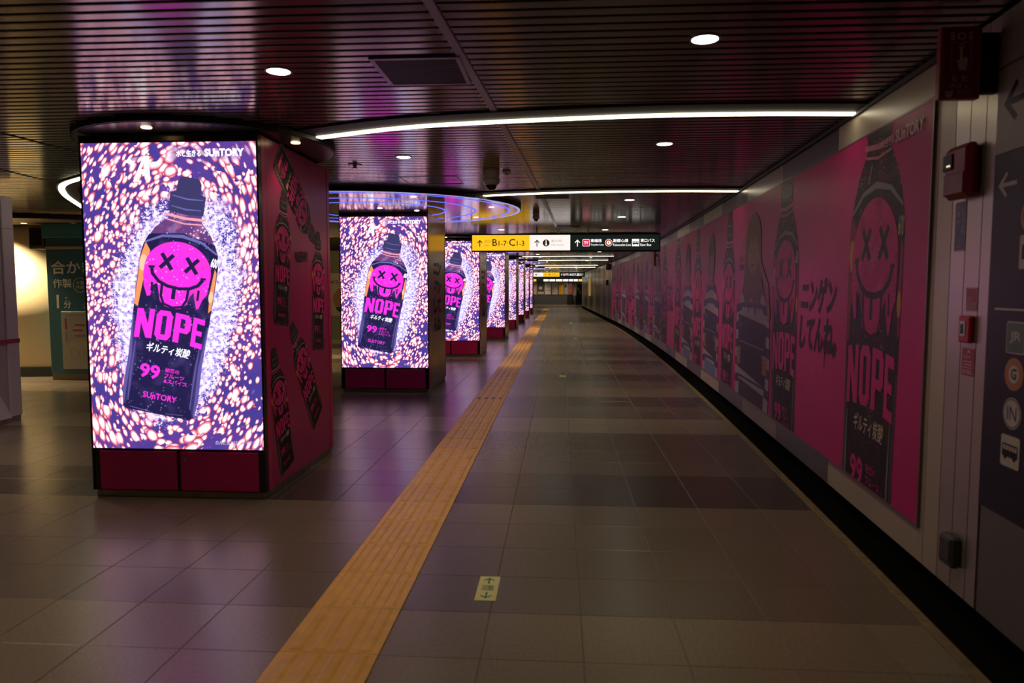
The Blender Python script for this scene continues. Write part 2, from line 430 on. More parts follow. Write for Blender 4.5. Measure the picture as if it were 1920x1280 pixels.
# ================================================================= ADVERTISING PILLARS
def screen_mat():
    m = bpy.data.materials.new('led_screen'); m.use_nodes = True; nt = m.node_tree; nt.nodes.remove(nt.nodes['Principled BSDF'])
    N = nt.nodes.new; Lk = nt.links.new
    def M(op, a, b=None, c=None, clamp=False):
        n = N('ShaderNodeMath'); n.operation = op; n.use_clamp = clamp
        for i, x in enumerate((a, b, c)):
            if x is None: continue
            if isinstance(x, (int, float)): n.inputs[i].default_value = x
            else: Lk(x, n.inputs[i])
        return n.outputs[0]
    def ss(x, a, b, lo=0., hi=1.):
        n = N('ShaderNodeMapRange'); n.interpolation_type = 'SMOOTHSTEP'; Lk(x, n.inputs[0])
        for i, v in zip((1, 2, 3, 4), (a, b, lo, hi)): n.inputs[i].default_value = v
        return n.outputs[0]
    def comb(x, y):
        n = N('ShaderNodeCombineXYZ')
        for i, v in ((0, x), (1, y)):
            if isinstance(v, (int, float)): n.inputs[i].default_value = v
            else: Lk(v, n.inputs[i])
        return n.outputs[0]
    def noise(vec, s, det=3., rough=.6):
        n = N('ShaderNodeTexNoise'); n.inputs['Scale'].default_value = s; n.inputs['Detail'].default_value = det; n.inputs['Roughness'].default_value = rough
        Lk(vec, n.inputs['Vector']); return n.outputs[0]
    def mix(f, a, b):
        n = N('ShaderNodeMix'); n.data_type = 'RGBA'
        Lk(f, n.inputs[0])
        for i, v in ((6, a), (7, b)):
            if isinstance(v, tuple): n.inputs[i].default_value = (*v, 1)
            else: Lk(v, n.inputs[i])
        return n.outputs[2]
    def ramp(f, st):
        n = N('ShaderNodeValToRGB'); e = n.color_ramp.elements
        while len(e) < len(st): e.new(.5)
        for k, (p, c) in enumerate(st): e[k].position = p; e[k].color = (*c, 1)
        Lk(f, n.inputs[0]); return n.outputs[0]
    tc = N('ShaderNodeTexCoord'); sp = N('ShaderNodeSeparateXYZ'); Lk(tc.outputs['Object'], sp.inputs[0])
    x, z = sp.outputs[0], sp.outputs[2]
    cx = M('ADD', x, -.02); cz = M('ADD', z, -1.33)
    t = R(10); ct, st = math.cos(t), math.sin(t)
    al = M('ADD', M('MULTIPLY', cx, st), M('MULTIPLY', cz, ct)); ac = M('SUBTRACT', M('MULTIPLY', cx, ct), M('MULTIPLY', cz, st))
    rr = M('SQRT', M('ADD', M('POWER', M('DIVIDE', ac, .45), 2.), M('POWER', M('DIVIDE', al, .80), 2.)))
    base = comb(x, z); wob = noise(base, 3.2, 2.)
    rn = M('ADD', rr, M('MULTIPLY', M('ADD', wob, -.5), .7))
    # swirling coordinates: angle and radius round the bottle, so bubbles lengthen around it
    ang = M('ARCTAN2', ac, al)
    def bubbles(s, off, sx):
        d = noise(base, 6., 2.)
        u = M('ADD', M('MULTIPLY', ang, .52 / sx), M('ADD', M('MULTIPLY', d, .03), off)); w = M('ADD', M('MULTIPLY', rr, .62), M('ADD', M('MULTIPLY', d, -.04), M('MULTIPLY', ang, .09)))
        v = N('ShaderNodeTexVoronoi'); v.voronoi_dimensions = '2D'; v.inputs['Scale'].default_value = s; v.inputs['Randomness'].default_value = .95
        Lk(comb(u, w), v.inputs['Vector'])
        rs = N('ShaderNodeSeparateColor'); Lk(v.outputs['Color'], rs.inputs[0])
        return v.outputs['Distance'], rs.outputs[0], rs.outputs[1]
    bg = mix(ss(noise(base, 2.2, 2.), .38, .62), (.058, .040, .25), (.11, .045, .29))
    col = bg
    outer = ss(rn, .86, 1.06)
    calm = M('SUBTRACT', 1., M('MULTIPLY', M('MULTIPLY', ss(M('ABSOLUTE', M('ADD', z, -2.345)), .075, .03), ss(M('ABSOLUTE', M('ADD', x, -.30)), .34, .26)), .72))   # artwork is calmer behind its caption
    outer = M('MULTIPLY', outer, calm)
    clump = ss(noise(base, 4.2, 2.), .34, .50, -.35, .25)
    for s, off, sx, lo in ((27., 3.1, .92, .40), (19., 0., .95, .46), (14., 7.7, .92, .62)):
        d, r1, r2 = bubbles(s, off, sx)
        rad = M('ADD', M('MULTIPLY', r1, .36), .22)           # each bubble its own size
        q = M('DIVIDE', d, rad)
        c = ramp(q, [(0., (1.4, 1.22, 1.5)), (.46, (1.4, 1.05, 1.22)), (.68, (1.15, .34, .36)), (.86, (.46, .06, .14)), (1., (.12, .03, .17))])
        a_ = M('MULTIPLY', M('MULTIPLY', ss(q, 1.02, .90), outer), ss(M('ADD', r2, clump), lo, lo + .06))
        col = mix(a_, col, c)
    # fine spray of droplets hugging the bottle
    f1 = noise(base, 95., 2., .5); f2 = noise(base, 34., 3., .65)
    f = M('ADD', M('MULTIPLY', f1, .62), M('MULTIPLY', f2, .5))
    near = ss(M('ABSOLUTE', M('ADD', rn, -.66)), .50, .10)
    sm = ss(M('ADD', f, M('MULTIPLY', near, .27)), .68, .78)
    scol = mix(ss(f2, .40, .62), (.46, .36, .95), (1.15, .95, 1.35))
    col = mix(M('MULTIPLY', sm, ss(rr, 1.2, .95)), col, scol)
    v = N('ShaderNodeTexVoronoi'); v.voronoi_dimensions = '2D'; v.inputs['Scale'].default_value = 46.; Lk(base, v.inputs['Vector'])
    ringm = M('MULTIPLY', ss(M('ABSOLUTE', M('ADD', v.outputs['Distance'], -.26)), .075, .03), M('MULTIPLY', ss(M('ABSOLUTE', M('ADD', rn, -.86)), .22, .08), ss(noise(base, 9., 2.), .47, .55)))
    col = mix(ringm, col, (.75, .70, 1.1))
    e = N('ShaderNodeEmission'); Lk(col, e.inputs[0]); e.inputs[1].default_value = 1.3
    Lk(e.outputs[0], nt.nodes['Material Output'].inputs[0])
    return m
M_screen = screen_mat()

def bottle2d(detail=2):
    """(key, outline) list in bottle units: width 1, height 3.25, base at the origin"""
    half = [(.40, 0), (.46, .04), (.49, .25), (.475, .75), (.49, 1.3), (.50, 1.75), (.50, 2.12), (.475, 2.28), (.42, 2.42)]
    out = half + [(0, 2.50)] + [(-x, y) for x, y in half[::-1]]
    sh = [(.42, 2.40), (.36, 2.52), (.28, 2.61), (.215, 2.68), (.205, 2.78)]
    L = [('glass', shape2d([sh + [(-x, y) for x, y in sh[::-1]] + [(0, 2.47)]])), ('body', shape2d([out]))]
    for sg in (-1, 1):
        for (w0, w1, k) in ((.0, .10, 'rim1'), (.0, .045, 'rim2')):
            pts = [(.46, .06), (.49, .25), (.475, .75), (.49, 1.3)]
            L.append((k, shape2d([[(sg * (x - w0), y) for x, y in pts] + [(sg * (x - w1 * (1 if 0 < i < 3 else .3)), y) for i, (x, y) in list(enumerate(pts))[::-1]]])))
    L.append(('amber', shape2d([[(-.49, 1.45), (-.44, 1.42), (-.42, 1.75), (-.38, 2.2), (-.45, 2.3), (-.49, 2.1)]])))
    L.append(('amber', shape2d([[(.49, 1.55), (.455, 1.5), (.44, 1.8), (.46, 2.1), (.49, 2.05)]])))
    L.append(('fruit', shape2d([ell(-.445, 2.02, .05, .11)]))); L.append(('fruit', shape2d([ell(.462, 1.72, .03, .08)])))
    L.append(('neck', stroke([(-.23, 2.655), (0, 2.63), (.23, 2.655)], .018))); L.append(('neck', stroke([(-.26, 2.72), (0, 2.70), (.26, 2.72)], .035)))
    cap = [(-.225, 2.77), (0, 2.75), (.225, 2.77), (.225, 3.02), (.16, 3.05), (.15, 3.18), (.11, 3.25), (-.11, 3.25), (-.15, 3.18), (-.16, 3.05), (-.225, 3.02)]
    L.append(('cap', shape2d([cap])))
    for p, w_ in (([(-.46, 2.30), (-.25, 2.42), (0, 2.46), (.25, 2.42), (.46, 2.30)], .045), ([(-.2, 2.98), (0, 2.96), (.2, 2.98)], .02), ([(-.19, 2.84), (0, 2.82), (.19, 2.84)], .02), ([(-.16, 2.48), (-.10, 2.60)], .05)):
        L.append(('shine', stroke(p, w_, .5)))
    # round emblem with dripping lower edge
    fl = ell(0, 1.98, .425, .40, 36, -.15, math.pi + .15)
    drip = [(-.425, 1.86), (-.40, 1.72), (-.34, 1.58), (-.30, 1.60), (-.28, 1.75), (-.23, 1.78), (-.20, 1.66), (-.17, 1.55), (-.10, 1.49), (0, 1.47), (.10, 1.49), (.17, 1.56), (.20, 1.68), (.24, 1.74), (.27, 1.62), (.30, 1.52), (.33, 1.54), (.36, 1.66), (.41, 1.74)]
    L.append(('emb', shape2d([fl + drip])))
    X = []
    for ex, s in ((-.15, .10), (.17, .10)):
        for q in ((-1, 1), (1, 1)): X.append(stroke([(ex - s * q[0] * .75, 2.09 - s), (ex, 2.09), (ex + s * q[0] * .75, 2.09 + s)], .052))
    sm = [(-.33, 1.98), (-.31, 1.90), (-.22, 1.81), (-.10, 1.765), (.05, 1.755), (.18, 1.78), (.28, 1.84), (.335, 1.93)]
    X.append(stroke(sm, .045)); X.append(stroke([(-.37, 1.98), (-.29, 1.995)], .03)); X.append(stroke([(.30, 1.94), (.37, 1.945)], .03))
    tg = [(-.17, 1.78), (-.165, 1.62), (-.12, 1.52), (0, 1.485), (.12, 1.52), (.165, 1.62), (.17, 1.78)]
    X.append(stroke(tg, .035)); X.append(stroke([(-.01, 1.74), (-.01, 1.60)], .05)); X.append(stroke([(-.30, 1.78), (-.29, 1.66)], .03)); X.append(stroke([(.30, 1.78), (.30, 1.64)], .03))
    L.append(('face', join(*X)))
    # condensed block lettering
    def N_(x, w): return [[(x, 0), (x + .3 * w, 0), (x + .3 * w, .52), (x + .66 * w, 0), (x + w, 0), (x + w, 1), (x + .7 * w, 1), (x + .7 * w, .48), (x + .34 * w, 1), (x, 1)]]
    def O_(x, w): return [[(x + .2 * w, 0), (x + .8 * w, 0), (x + w, .16), (x + w, .84), (x + .8 * w, 1), (x + .2 * w, 1), (x, .84), (x, .16)], [(x + .36 * w, .18), (x + .64 * w, .18), (x + .64 * w, .82), (x + .36 * w, .82)]]
    def P_(x, w): return [[(x, 0), (x + .36 * w, 0), (x + .36 * w, .36), (x + .82 * w, .36), (x + w, .5), (x + w, .86), (x + .82 * w, 1), (x, 1)], [(x + .36 * w, .52), (x + .64 * w, .52), (x + .64 * w, .84), (x + .36 * w, .84)]]
    def E_(x, w): return [[(x, 0), (x + w, 0), (x + w, .18), (x + .38 * w, .18), (x + .38 * w, .42), (x + .85 * w, .42), (x + .85 * w, .58), (x + .38 * w, .58), (x + .38 * w, .82), (x + w, .82), (x + w, 1), (x, 1)]]
    nope = join(*[([(px, py + .0 * px) for px, py in vf[0]], vf[1]) for vf in (shape2d(N_(0, .30)), shape2d(O_(.34, .28)), shape2d(P_(.66, .28)), shape2d(E_(.97, .20)))])
    L.append(('mag', ([(-.435 + x * .745, 1.03 + y * .40 - .10 * (x - .58) ** 2) for x, y in nope[0]], nope[1])))
    L.append(('white', T('ギルティ炭酸', -.26, .84, .56, .125, .010, shear=.1)))
    L.append(('white', T('600', .40, 2.12, .085, .13, .02, ang=-.10)))
    for q in (T('99', -.30, .47, .26, .20, .03), T('秘密の', .02, .60, None, .06, .012), T('フルーツ', .02, .525, None, .055, .012), T('&スパイス', .02, .45, None, .058, .012), T('SUnTORY', -.22, .20, .44, .085, .02)): L.append(('mag', q))
    for p, w_ in (([(-.40, .12), (-.41, .5), (-.405, .95)], .03), ([(.40, .15), (.40, .6), (.41, 1.0)], .025), ([(-.36, .04), (-.1, .02)], .03), ([(.1, .03), (.33, .05)], .02)): L.append(('shine2', stroke(p, w_, .6)))
    return L
BOT = bottle2d()
PAL_LED = dict(glass=speckled('led_glass', (.16, .06, .24), (.62, .22, .42), (1., .75, 1.), 1.), rim1=led('rim_soft', (.050, .040, .17), 1.), rim2=led('rim', (.14, .11, .40), 1.), body=E_body, emb=E_face, amber=E_orange, fruit=led('fruit', (1., .62, .38), 1.1), neck=E_pink, cap=E_cap, shine=E_hi, mag=E_mag, face=E_dark2, white=E_white, shine2=E_mid)
PAL_INK = dict(glass=speckled('print_glass', (.035, .018, .025), (.20, .03, .05), (.55, .35, .38), 0), rim1=M_pdark2, rim2=mat('print_rim', (.075, .068, .075), .45, spec=.2), body=M_pbody, emb=M_pface, amber=M_pred, fruit=M_porange, neck=M_ppink, cap=M_pdark2, shine=M_pgrey, mag=M_mag, face=M_pdark, white=M_pcream, shine2=M_pgrey)
BN = dict(glass='glass_print', rim1='edge_print', rim2='edge_print', emb='emblem_print', body='bottle_print', amber='amber_print', fruit='fruit_print', neck='neck_print', cap='cap_print', shine='shine_print', mag='lettering_print', face='emblem_line_print', white='caption_print', shine2='glint_print')
LAY = dict(glass=-1, rim1=1, rim2=2, emb=6, body=0, amber=1, fruit=2, neck=3, cap=4, shine=5, mag=6, face=7, white=8, shine2=9)
def put_bottle(mp, pal, parent, cx, cy, s, ang, o0=.001, do=.00025, sx=1., clip=None):
    for i, (k, vf) in enumerate(BOT):
        v = xf(vf, s, ang, cx, cy, sx)
        if clip:
            v = clip2d(v, clip)
            if not v[0]: continue
        printed(BN[k], v, mp, pal[k], parent, o0 + do * LAY[k])
def clip2d(vf, c):
    """clip to v between c[0] and c[1]"""
    vs = []; fs = []
    for f in vf[1]:
        P = [vf[0][i] for i in f]
        for lim, sg in ((c[0], 1), (c[1], -1)):
            Q = []
            for a, b in zip(P, P[1:] + P[:1]):
                ia, ib = (a[1] - lim) * sg >= 0, (b[1] - lim) * sg >= 0
                if ia: Q.append(a)
                if ia != ib:
                    t = (lim - a[1]) / (b[1] - a[1]); Q.append((a[0] + t * (b[0] - a[0]), lim))
            P = Q
            if len(P) < 3: break
        if len(P) >= 3:
            n = len(vs); vs += P; fs.append(tuple(range(n, n + len(P))))
    return vs, fs

PH = 2.47
def make_pillar():
    w = PW / 2
    t = thing('advertising_pillar', 'x', 'pillar')
    MB().cbox(-w + .015, w - .015, .015, PD - .015, 0, .05, .004).build('plinth', M_plinth, t)
    MB().box(-w + .03, w - .03, .04, PD - .04, .05, PH).build('core', M_black, t)
    fr = MB(); fr.box(-w, -w + .012, 0, .05, .05, PH); fr.box(w - .012, w, 0, .05, .05, PH); fr.box(-w + .012, w - .012, .01, .05, .33, .35)
    fr.box(-w + .012, -w + .05, .008, .05, .05, .335); fr.box(w - .05, w - .012, .008, .05, .05, .335); fr.box(-.012, .012, .012, .05, .05, .335)
    fr.build('front_frame', M_blackg, t)
    hd = MB().box(-w + .012, w - .012, .006, .06, 2.418, PH).build('header', M_black, t)
    for a, b in ((-.45, -.2), (-.12, .12), (.2, .5)):
        MB().box(a, b, .001, .007, 2.428, 2.458).build('speaker_grille', mat('grille', (.10, .08, .06), .35, metal=.8, noise=(400, .6)), hd)
    scr = MB().box(-w + .012, w - .012, .004, .05, .345, 2.418).build('screen', M_screen, t)
    tag(scr, 'glowing screen showing a dark soft drink bottle among fizzing bubbles')
    mp = lambda u, v, o: (u, .004 - o, v)
    put_bottle(mp, PAL_LED, scr, -.137, .585, .50, R(-10.3), .001, .0004, 1.1)
    big = [T('SUnTORY', .255, 2.320, .27, .052, .045), T('水と生きる', .06, 2.320, .17, .046, .02)]
    printed('lettering_print', big, mp, E_white, scr, .006)
    printed('lettering_print', T('のんだあとはリサイクル♻', .27, .375, .32, .036, .01), mp, led('caption', (.75, .70, 1.), .9), scr, .006)
    printed('ice_print', join(shape2d([[(-.245, 2.16), (-.165, 2.33), (-.13, 2.33), (-.125, 2.18), (-.16, 2.175), (-.165, 2.215), (-.195, 2.21), (-.205, 2.16)], [(-.185, 2.24), (-.163, 2.245), (-.163, 2.29)]]), shape2d([[(-.30, 2.29), (-.265, 2.32), (-.24, 2.29), (-.245, 2.255), (-.265, 2.28)]])), mp, E_white, scr, .006)
    for x0, x1 in ((-w + .05, -.012), (.012, w - .05)):
        d = MB().cbox(x0 + .003, x1 - .003, .003, .03, .055, .325, .002).build('door', M_panelmag, t)
        if x0 > 0: MB().lathe((x0 + .04, .003, .272), [(.013, 0), (.012, -.004), (.006, -.005)], 14, 'y').build('lock', M_steel, d)
    # sides: narrow steel-edged boards
    for s in (1, -1):
        x = s * w
        mb = MB(); mb.box(min(x, x - s * .03), max(x, x - s * .03), .055, .115, .05, PH); mb.box(min(x, x - s * .03), max(x, x - s * .03), PD - .07, PD - .01, .05, PH)
        mb.build('corner_trim', M_panelmag, t)
    MB().box(-w + .02, w - .02, PD - .03, PD - .005, .05, PH).build('rear_panel', M_black, t)
    return t
def side_board(parent, m, s=1):
    w = PW / 2; x = s * w
    return MB().cbox(min(x - s * .002, x - s * .03), max(x - s * .002, x - s * .03), .122, PD - .077, .052, PH, .0015).build('side_board', m, parent)
P0 = make_pillar()
pill_lab = ['magenta advertising pillar nearest the viewer, with drink bottles printed on its side',
            'second advertising pillar from the viewer, under the blue ringed ceiling disc',
            'third advertising pillar from the viewer, beside the left end of the hanging sign',
            'fourth advertising pillar from the viewer along the left of the passage',
            'fifth advertising pillar from the viewer along the left of the passage',
            'sixth advertising pillar from the viewer, a narrow lit sliver',
            'seventh advertising pillar from the viewer, a thin lit sliver',
            'eighth and farthest advertising pillar, almost edge on']
M_p2 = mat('side_p2', (.20, .045, .055), .22, metal=.55, noise=(3, .08))
pillars = []
for i, (py, px) in enumerate(PIL):
    o = P0 if i == 0 else copy_tree(pillars[0])
    o.location = (px - PW / 2, py, 0); o['label'] = pill_lab[i]; o['group'] = 'advertising pillars along the passage'
    pillars.append(o)
for i, o in enumerate(pillars):
    w = PW / 2; smap = lambda u, v, off: (w - .002 + off, u, v)
    b = side_board(o, M_sidemag if i == 0 else M_p2 if i < 3 else M_sidebrown); side_board(o, M_sidemag if i == 0 else M_sidebrown, -1)
    if i == 0:
        tag(b, 'magenta board printed with five tumbling drink bottles')
        shadow = M_pdark2
        for cu, cv, s, a in ((.33, 2.40, .295, R(-126.6)), (.34, 1.182, .30, R(-6)), (1.12, .94, .30, R(-3)), (1.085, .364, .305, R(34.2)), (.40, .116, .29, R(13.6))):
            put_bottle(smap, PAL_INK, b, cu, cv, s, a, .0008, .0004)
        printed('lettering_print', T('NEW!', .64, 1.64, .26, .085, .03, ang=.05), smap, M_pdark, b, .006)
        printed('lettering_print', T('水と生きる SUnTORY', 1.03, 2.39, .30, .04, .012), smap, M_ppink, b, .006)
        printed('lettering_print', T('のんだあとはリサイクル', .14, .095, .24, .018, .004), smap, M_ppink, b, .006)
    elif i < 3:
        for k, s_ in enumerate(('ニン', 'ゲン', 'して', 'んね')):
            printed('lettering_print', T(s_, .42, 1.62 - .27 * k, .62, .21, .05), smap, M_pdark, b, .002)

# ================================================================= CEILING FIXTURES
M_lamp = emat('lamp_lens', (1., .93, .80), 22.)
M_lampw = emat('small_lamp_lens', (1., .70, .34), 5.)
M_rim = mat('lamp_rim', (.55, .52, .48), .3, metal=.3)
rim_m = MB().ring((0, 0), .056, .066, CZ - .005, CZ + .012, 32).mesh('rim', M_rim)
lens_m = MB().cyl((0, 0), .056, CZ - .003, CZ + .008, 32).mesh('lens', M_lamp)
def downlight(x, y, label, power=1.):
    t = thing('ceiling_downlight', label, 'downlight', (x, y, 0), 'round downlights in the slatted ceiling')
    obj('rim', rim_m, t); obj('lens', lens_m, t)
    ld = bpy.data.lights.new('downlight_beam', 'SPOT'); ld.energy = SPOT_W * power; ld.color = (1., .79, .53); ld.spot_size = R(118); ld.spot_blend = .9; ld.shadow_soft_size = .06
    lo = bpy.data.objects.new('downlight_beam', ld); COL.objects.link(lo); lo.location = (0, 0, CZ - .012); lo.parent = t
DL = [(.62, 3.25, 'largest round downlight at top right of the ceiling'), (-1.40, 3.58, 'round downlight above and right of the nearest pillar'),
      (.775, 5.54, 'round downlight between the two curved light strips, right side'), (-1.29, 5.95, 'round downlight left of the dome camera'),
      (.845, 9.0, 'round downlight just behind the second curved light strip'), (.93, 11.13, 'upper round downlight close above the hanging sign, right side'),
      (.83, 13.55, 'lower round downlight touching the top of the hanging sign, right side'), (-1.09, 13.42, 'round downlight touching the top of the yellow sign section'),
      (1.18, 21.9, 'nearest round downlight seen below the hanging sign'), (1.12, 24.6, 'round downlight seen second below the hanging sign, right row'),
      (1.10, 26.0, 'round downlight seen third below the hanging sign, right row'), (1.06, 29.0, 'round downlight seen lowest below the hanging sign, right row'),
      (-.72, 23.4, 'round downlight seen below the hanging sign, left row'), (-.70, 25.5, 'second round downlight below the hanging sign, left row'),
      (-1.17, 33.0, 'round downlight far away near the seventh pillar'), (-1.2, 37.2, 'round downlight far away near the eighth pillar'),
      (.80, 36.2, 'far round downlight before the second hanging sign'), (1.0, 45.4, 'farthest round downlight above the second hanging sign'),
      ]
for x, y, l in DL: downlight(x, y, l, .9 if y < 7 else 2.1 if y < 16 else 3.4)
for x, y, l in ((-5.8, 4.4, 'added unseen downlight beside the kiosk, brightening the left side'), (-8.0, 6.4, 'added unseen downlight beyond the kiosk, brightening the left side'), (-3.9, 1.6, 'added unseen downlight left of the viewer, brightening the left side'), (-4.65, 5.6, 'added unseen downlight at left, brightening the kiosk side')): downlight(x, y, l, 3.2)  # unseen lamps added to brighten the kiosk and the left side
for k, (x, y) in enumerate(((.6, .6), (-1.5, .9), (-1.3, 17.6), (.9, 17.9), (.5, 52.), (-.2, 57.5), (.9, 40.8), (-.9, 48.6), (.6, 60.4), (-1.6, 60.4))):
    downlight(x, y, ['round downlight overhead before the frame, right', 'round downlight overhead before the frame, left', 'round downlight hidden by the hanging sign, left', 'round downlight hidden by the hanging sign, right', 'added downlight brightening the end of the passage, right', 'added downlight brightening the end of the passage, left', 'added downlight brightening the far floor between the light strips', 'added downlight brightening the floor past the second hanging sign', 'added downlight washing the far wall, right', 'added downlight washing the far wall, left'][k], .85 if y < 10 else 4. if y < 58 else 5.)  # the far lamps in this list are added to brighten the passage end

# curved light strips in black slots
M_tube = emat('tube_light', (1., .90, .62), 5.2)
def bez(pts, n=40):
    """Catmull-Rom through the points"""
    P = [tuple(2 * a - b for a, b in zip(pts[0], pts[1]))] + list(pts) + [tuple(2 * a - b for a, b in zip(pts[-1], pts[-2]))]; out = []
    for i in range(1, len(P) - 2):
        for k in range(n):
            t = k / n; p0, p1, p2, p3 = P[i - 1:i + 3]
            out.append(tuple(.5 * (2 * b + (c - a) * t + (2 * a - 5 * b + 4 * c - d) * t * t + (-a + 3 * b - 3 * c + d) * t ** 3) for a, b, c, d in zip(p0, p1, p2, p3)))
    return out + [tuple(pts[-1])]
def strip(pts, label, nseg, w=.055, slot=.20, n=16):
    c = bez(pts, n); t = thing('curved_light_strip', label, 'light strip', (0, 0, 0), 'curved light strips in the ceiling')
    MB().sweep(c, -slot, w + .02, CZ - .012, CZ + .02).build('slot_housing', M_black, t)
    N = len(c); e = [round(k * (N - 1) / nseg) for k in range(nseg + 1)]
    for a, b in zip(e, e[1:]):
        s = [c[j] for j in range(a, b + 1)]
        s[0] = tuple(p + (q - p) * .04 for p, q in zip(s[0], s[1])); s[-1] = tuple(p + (q - p) * .04 for p, q in zip(s[-1], s[-2]))
        MB().sweep(s, 0, w, CZ - .022, CZ - .012).build('diffuser', M_tube, t)
    return t
strip([(-1.72, 5.06), (-1.1, 4.80), (-.51, 4.67), (.485, 4.555), (1.2, 4.55), (1.80, 4.59)], 'long curved light strip nearest the viewer, from the first pillar to the right wall', 8)
strip([(-1.10, 8.42), (-.4, 8.22), (.285, 8.10), (1.2, 8.09), (1.95, 8.15)], 'second curved light strip, from the blue ringed disc to the right wall', 6)
for k, (dy, l1, l2) in enumerate(((10., 'curved light strip partly hidden above the hanging sign', 'curved light strip hidden behind the hanging sign'), (20., 'thin curved light strip seen first below the hanging sign', 'thin curved light strip seen second below the hanging sign'), (30., 'far curved light strip before the second hanging sign', 'farthest curved light strip above the second hanging sign'))):
    for b, l, n in (((( -1.4, 4.95), (-.51, 4.67), (.485, 4.555), (1.2, 4.55), (1.80, 4.59)), l1, 5), (((-1.0, 8.42), (-.4, 8.22), (.285, 8.10), (1.2, 8.09), (1.85, 8.15)), l2, 5)):
        if dy == 10.: b = [p for p in b if p[0] < 1.6] + [(1.9, b[-1][1])]
        strip([(x, y + dy) for x, y in b], l, n, .02, n=8)
strip([(-4.25, 6.55), (-4.60, 6.80), (-5.12, 7.25), (-5.60, 7.95), (-6.05, 8.80), (-6.75, 10.2)], 'curved light strip at left, bending round behind the first pillar', 7, .06, .12)

# dropped discs round the pillar heads
M_disc = mat('disc_underside', (.30, .26, .25), .12, metal=.85)
M_dark_disc = mat('cap_underside', (.06, .045, .035), .25, metal=.7)
M_blue = emat('blue_ring', (.10, .13, 1.), 1.7)
M_lil = emat('pale_ring', (.50, .48, 1.), .75)
lamp_cone = MB().lathe((0, 0, 0), [(.034, .0), (.03, -.006), (.02, -.008)], 20).mesh('spot_lens', M_lampw)
def disc_small(cx, cy, label, z=2.482):
    t = thing('ceiling_disc', label, 'ceiling disc', (cx, cy, 0), 'dark discs over the pillar heads')
    MB().cyl((0, 0), .90, z + .004, CZ + .01, 48).build('fascia', M_black, t)
    MB().cyl((0, 0), .885, z, z + .005, 48).build('underside', M_dark_disc, t)
    for a in (-95, -15, 75, 165):
        s = obj('spot_lens', lamp_cone, t, (.74 * math.cos(R(a)), .74 * math.sin(R(a)), z))
        ld = bpy.data.lights.new('spot_beam', 'SPOT'); ld.energy = 6; ld.color = (1., .66, .34); ld.spot_size = R(110); ld.spot_blend = .8; ld.shadow_soft_size = .04
        lo = bpy.data.objects.new('spot_beam', ld); COL.objects.link(lo); lo.parent = t; lo.location = (.74 * math.cos(R(a)), .74 * math.sin(R(a)), z - .02)
    return t
def disc_big(cx, cy, label, z=2.472, r=1.935):
    t = thing('ceiling_disc', label, 'ceiling disc', (cx, cy, 0), 'blue ringed discs over the pillar heads')
    MB().cyl((0, 0), r, z + .004, CZ + .01, 72).build('fascia', M_black, t)
    und = MB().cyl((0, 0), r - .01, z, z + .005, 72).build('underside', M_disc, t)
    MB().ring((0, 0), r - .045, r - .012, z - .004, z + .002, 72).build('light_ring', M_lil, t)
    for q in (r - .16, 1.33, .93): MB().ring((0, 0), q - .014, q + .014, z - .003, z + .002, 72).build('light_ring', M_blue, t)
    for a in (-100, -60, -10, 40, 120): MB().cyl((1.60 * math.cos(R(a)), 1.60 * math.sin(R(a))), .035, z - .004, z + .003, 16).build('spot_lens', M_lampw, t)
    for a in (-78, -28): obj('spot_lens', lamp_cone, t, (.62 * math.cos(R(a)), .35 + .62 * math.sin(R(a)), z))
    return t
disc_small(-2.60, 5.30, 'dark ceiling disc with warm spots over the nearest pillar')
disc_big(-2.45, 9.50, 'broad ceiling disc with glowing blue rings over the second pillar')
for i in range(2, 8):
    py, px = PIL[i]
    if i % 2: disc_big(px - .62, py - .3, ['', '', '', 'blue ringed ceiling disc over the fourth pillar', '', 'blue ringed ceiling disc over the sixth pillar', '', 'blue ringed ceiling disc over the eighth pillar'][i], r=1.5)
    else: disc_small(px - .61, py + .5, ['', '', 'dark ceiling disc over the third pillar', '', 'dark ceiling disc over the fifth pillar', '', 'dark ceiling disc over the seventh pillar'][i])

# vents, access hatch, camera, sprinkler
def vent(x0, x1, y0, y1, label, nslat):
    t = thing('ceiling_vent', label, 'vent', (0, 0, 0), 'air vents in the ceiling'); f = .022
    fr = MB(); fr.box(x0, x1, y0, y0 + f, CZ - .010, CZ + .01); fr.box(x0, x1, y1 - f, y1, CZ - .010, CZ + .01); fr.box(x0, x0 + f, y0 + f, y1 - f, CZ - .010, CZ + .01); fr.box(x1 - f, x1, y0 + f, y1 - f, CZ - .010, CZ + .01)
    fr.build('frame', M_trim, t); MB().box(x0 + f, x1 - f, y0 + f, y1 - f, CZ - .002, CZ + .008).build('backing', M_black, t)
    sl = mat('vent_slat', (.04, .032, .03), .5)
    sm = MB().box(x0 + f, x1 - f, 0, (y1 - y0 - 2 * f) / nslat * .5, CZ - .008, CZ - .003).mesh('slat', sl)
    for k in range(nslat): obj('slat', sm, t, (0, y0 + f + (y1 - y0 - 2 * f) / nslat * (k + .25), 0))
vent(-.90, -.47, 3.40, 3.85, 'square dark vent grille in the ceiling beside the joint strip', 16)
vent(-.31, .12, 8.36, 8.78, 'second vent grille just behind the second curved light strip', 12)
vent(-.10, .35, 12.75, 12.98, 'narrow slot vent above the middle of the hanging sign', 6)
t = thing('access_hatch', 'flush square access hatch outline in the ceiling left of the dome camera', 'hatch')
for a in ((-1.57, -1.0, 6.98, 6.99), (-1.57, -1.0, 7.51, 7.52), (-1.57, -1.56, 6.99, 7.51), (-1.01, -1.0, 6.99, 7.51)): MB().box(*a, CZ - .003, CZ + .01).build('frame_bar', M_trim, t)
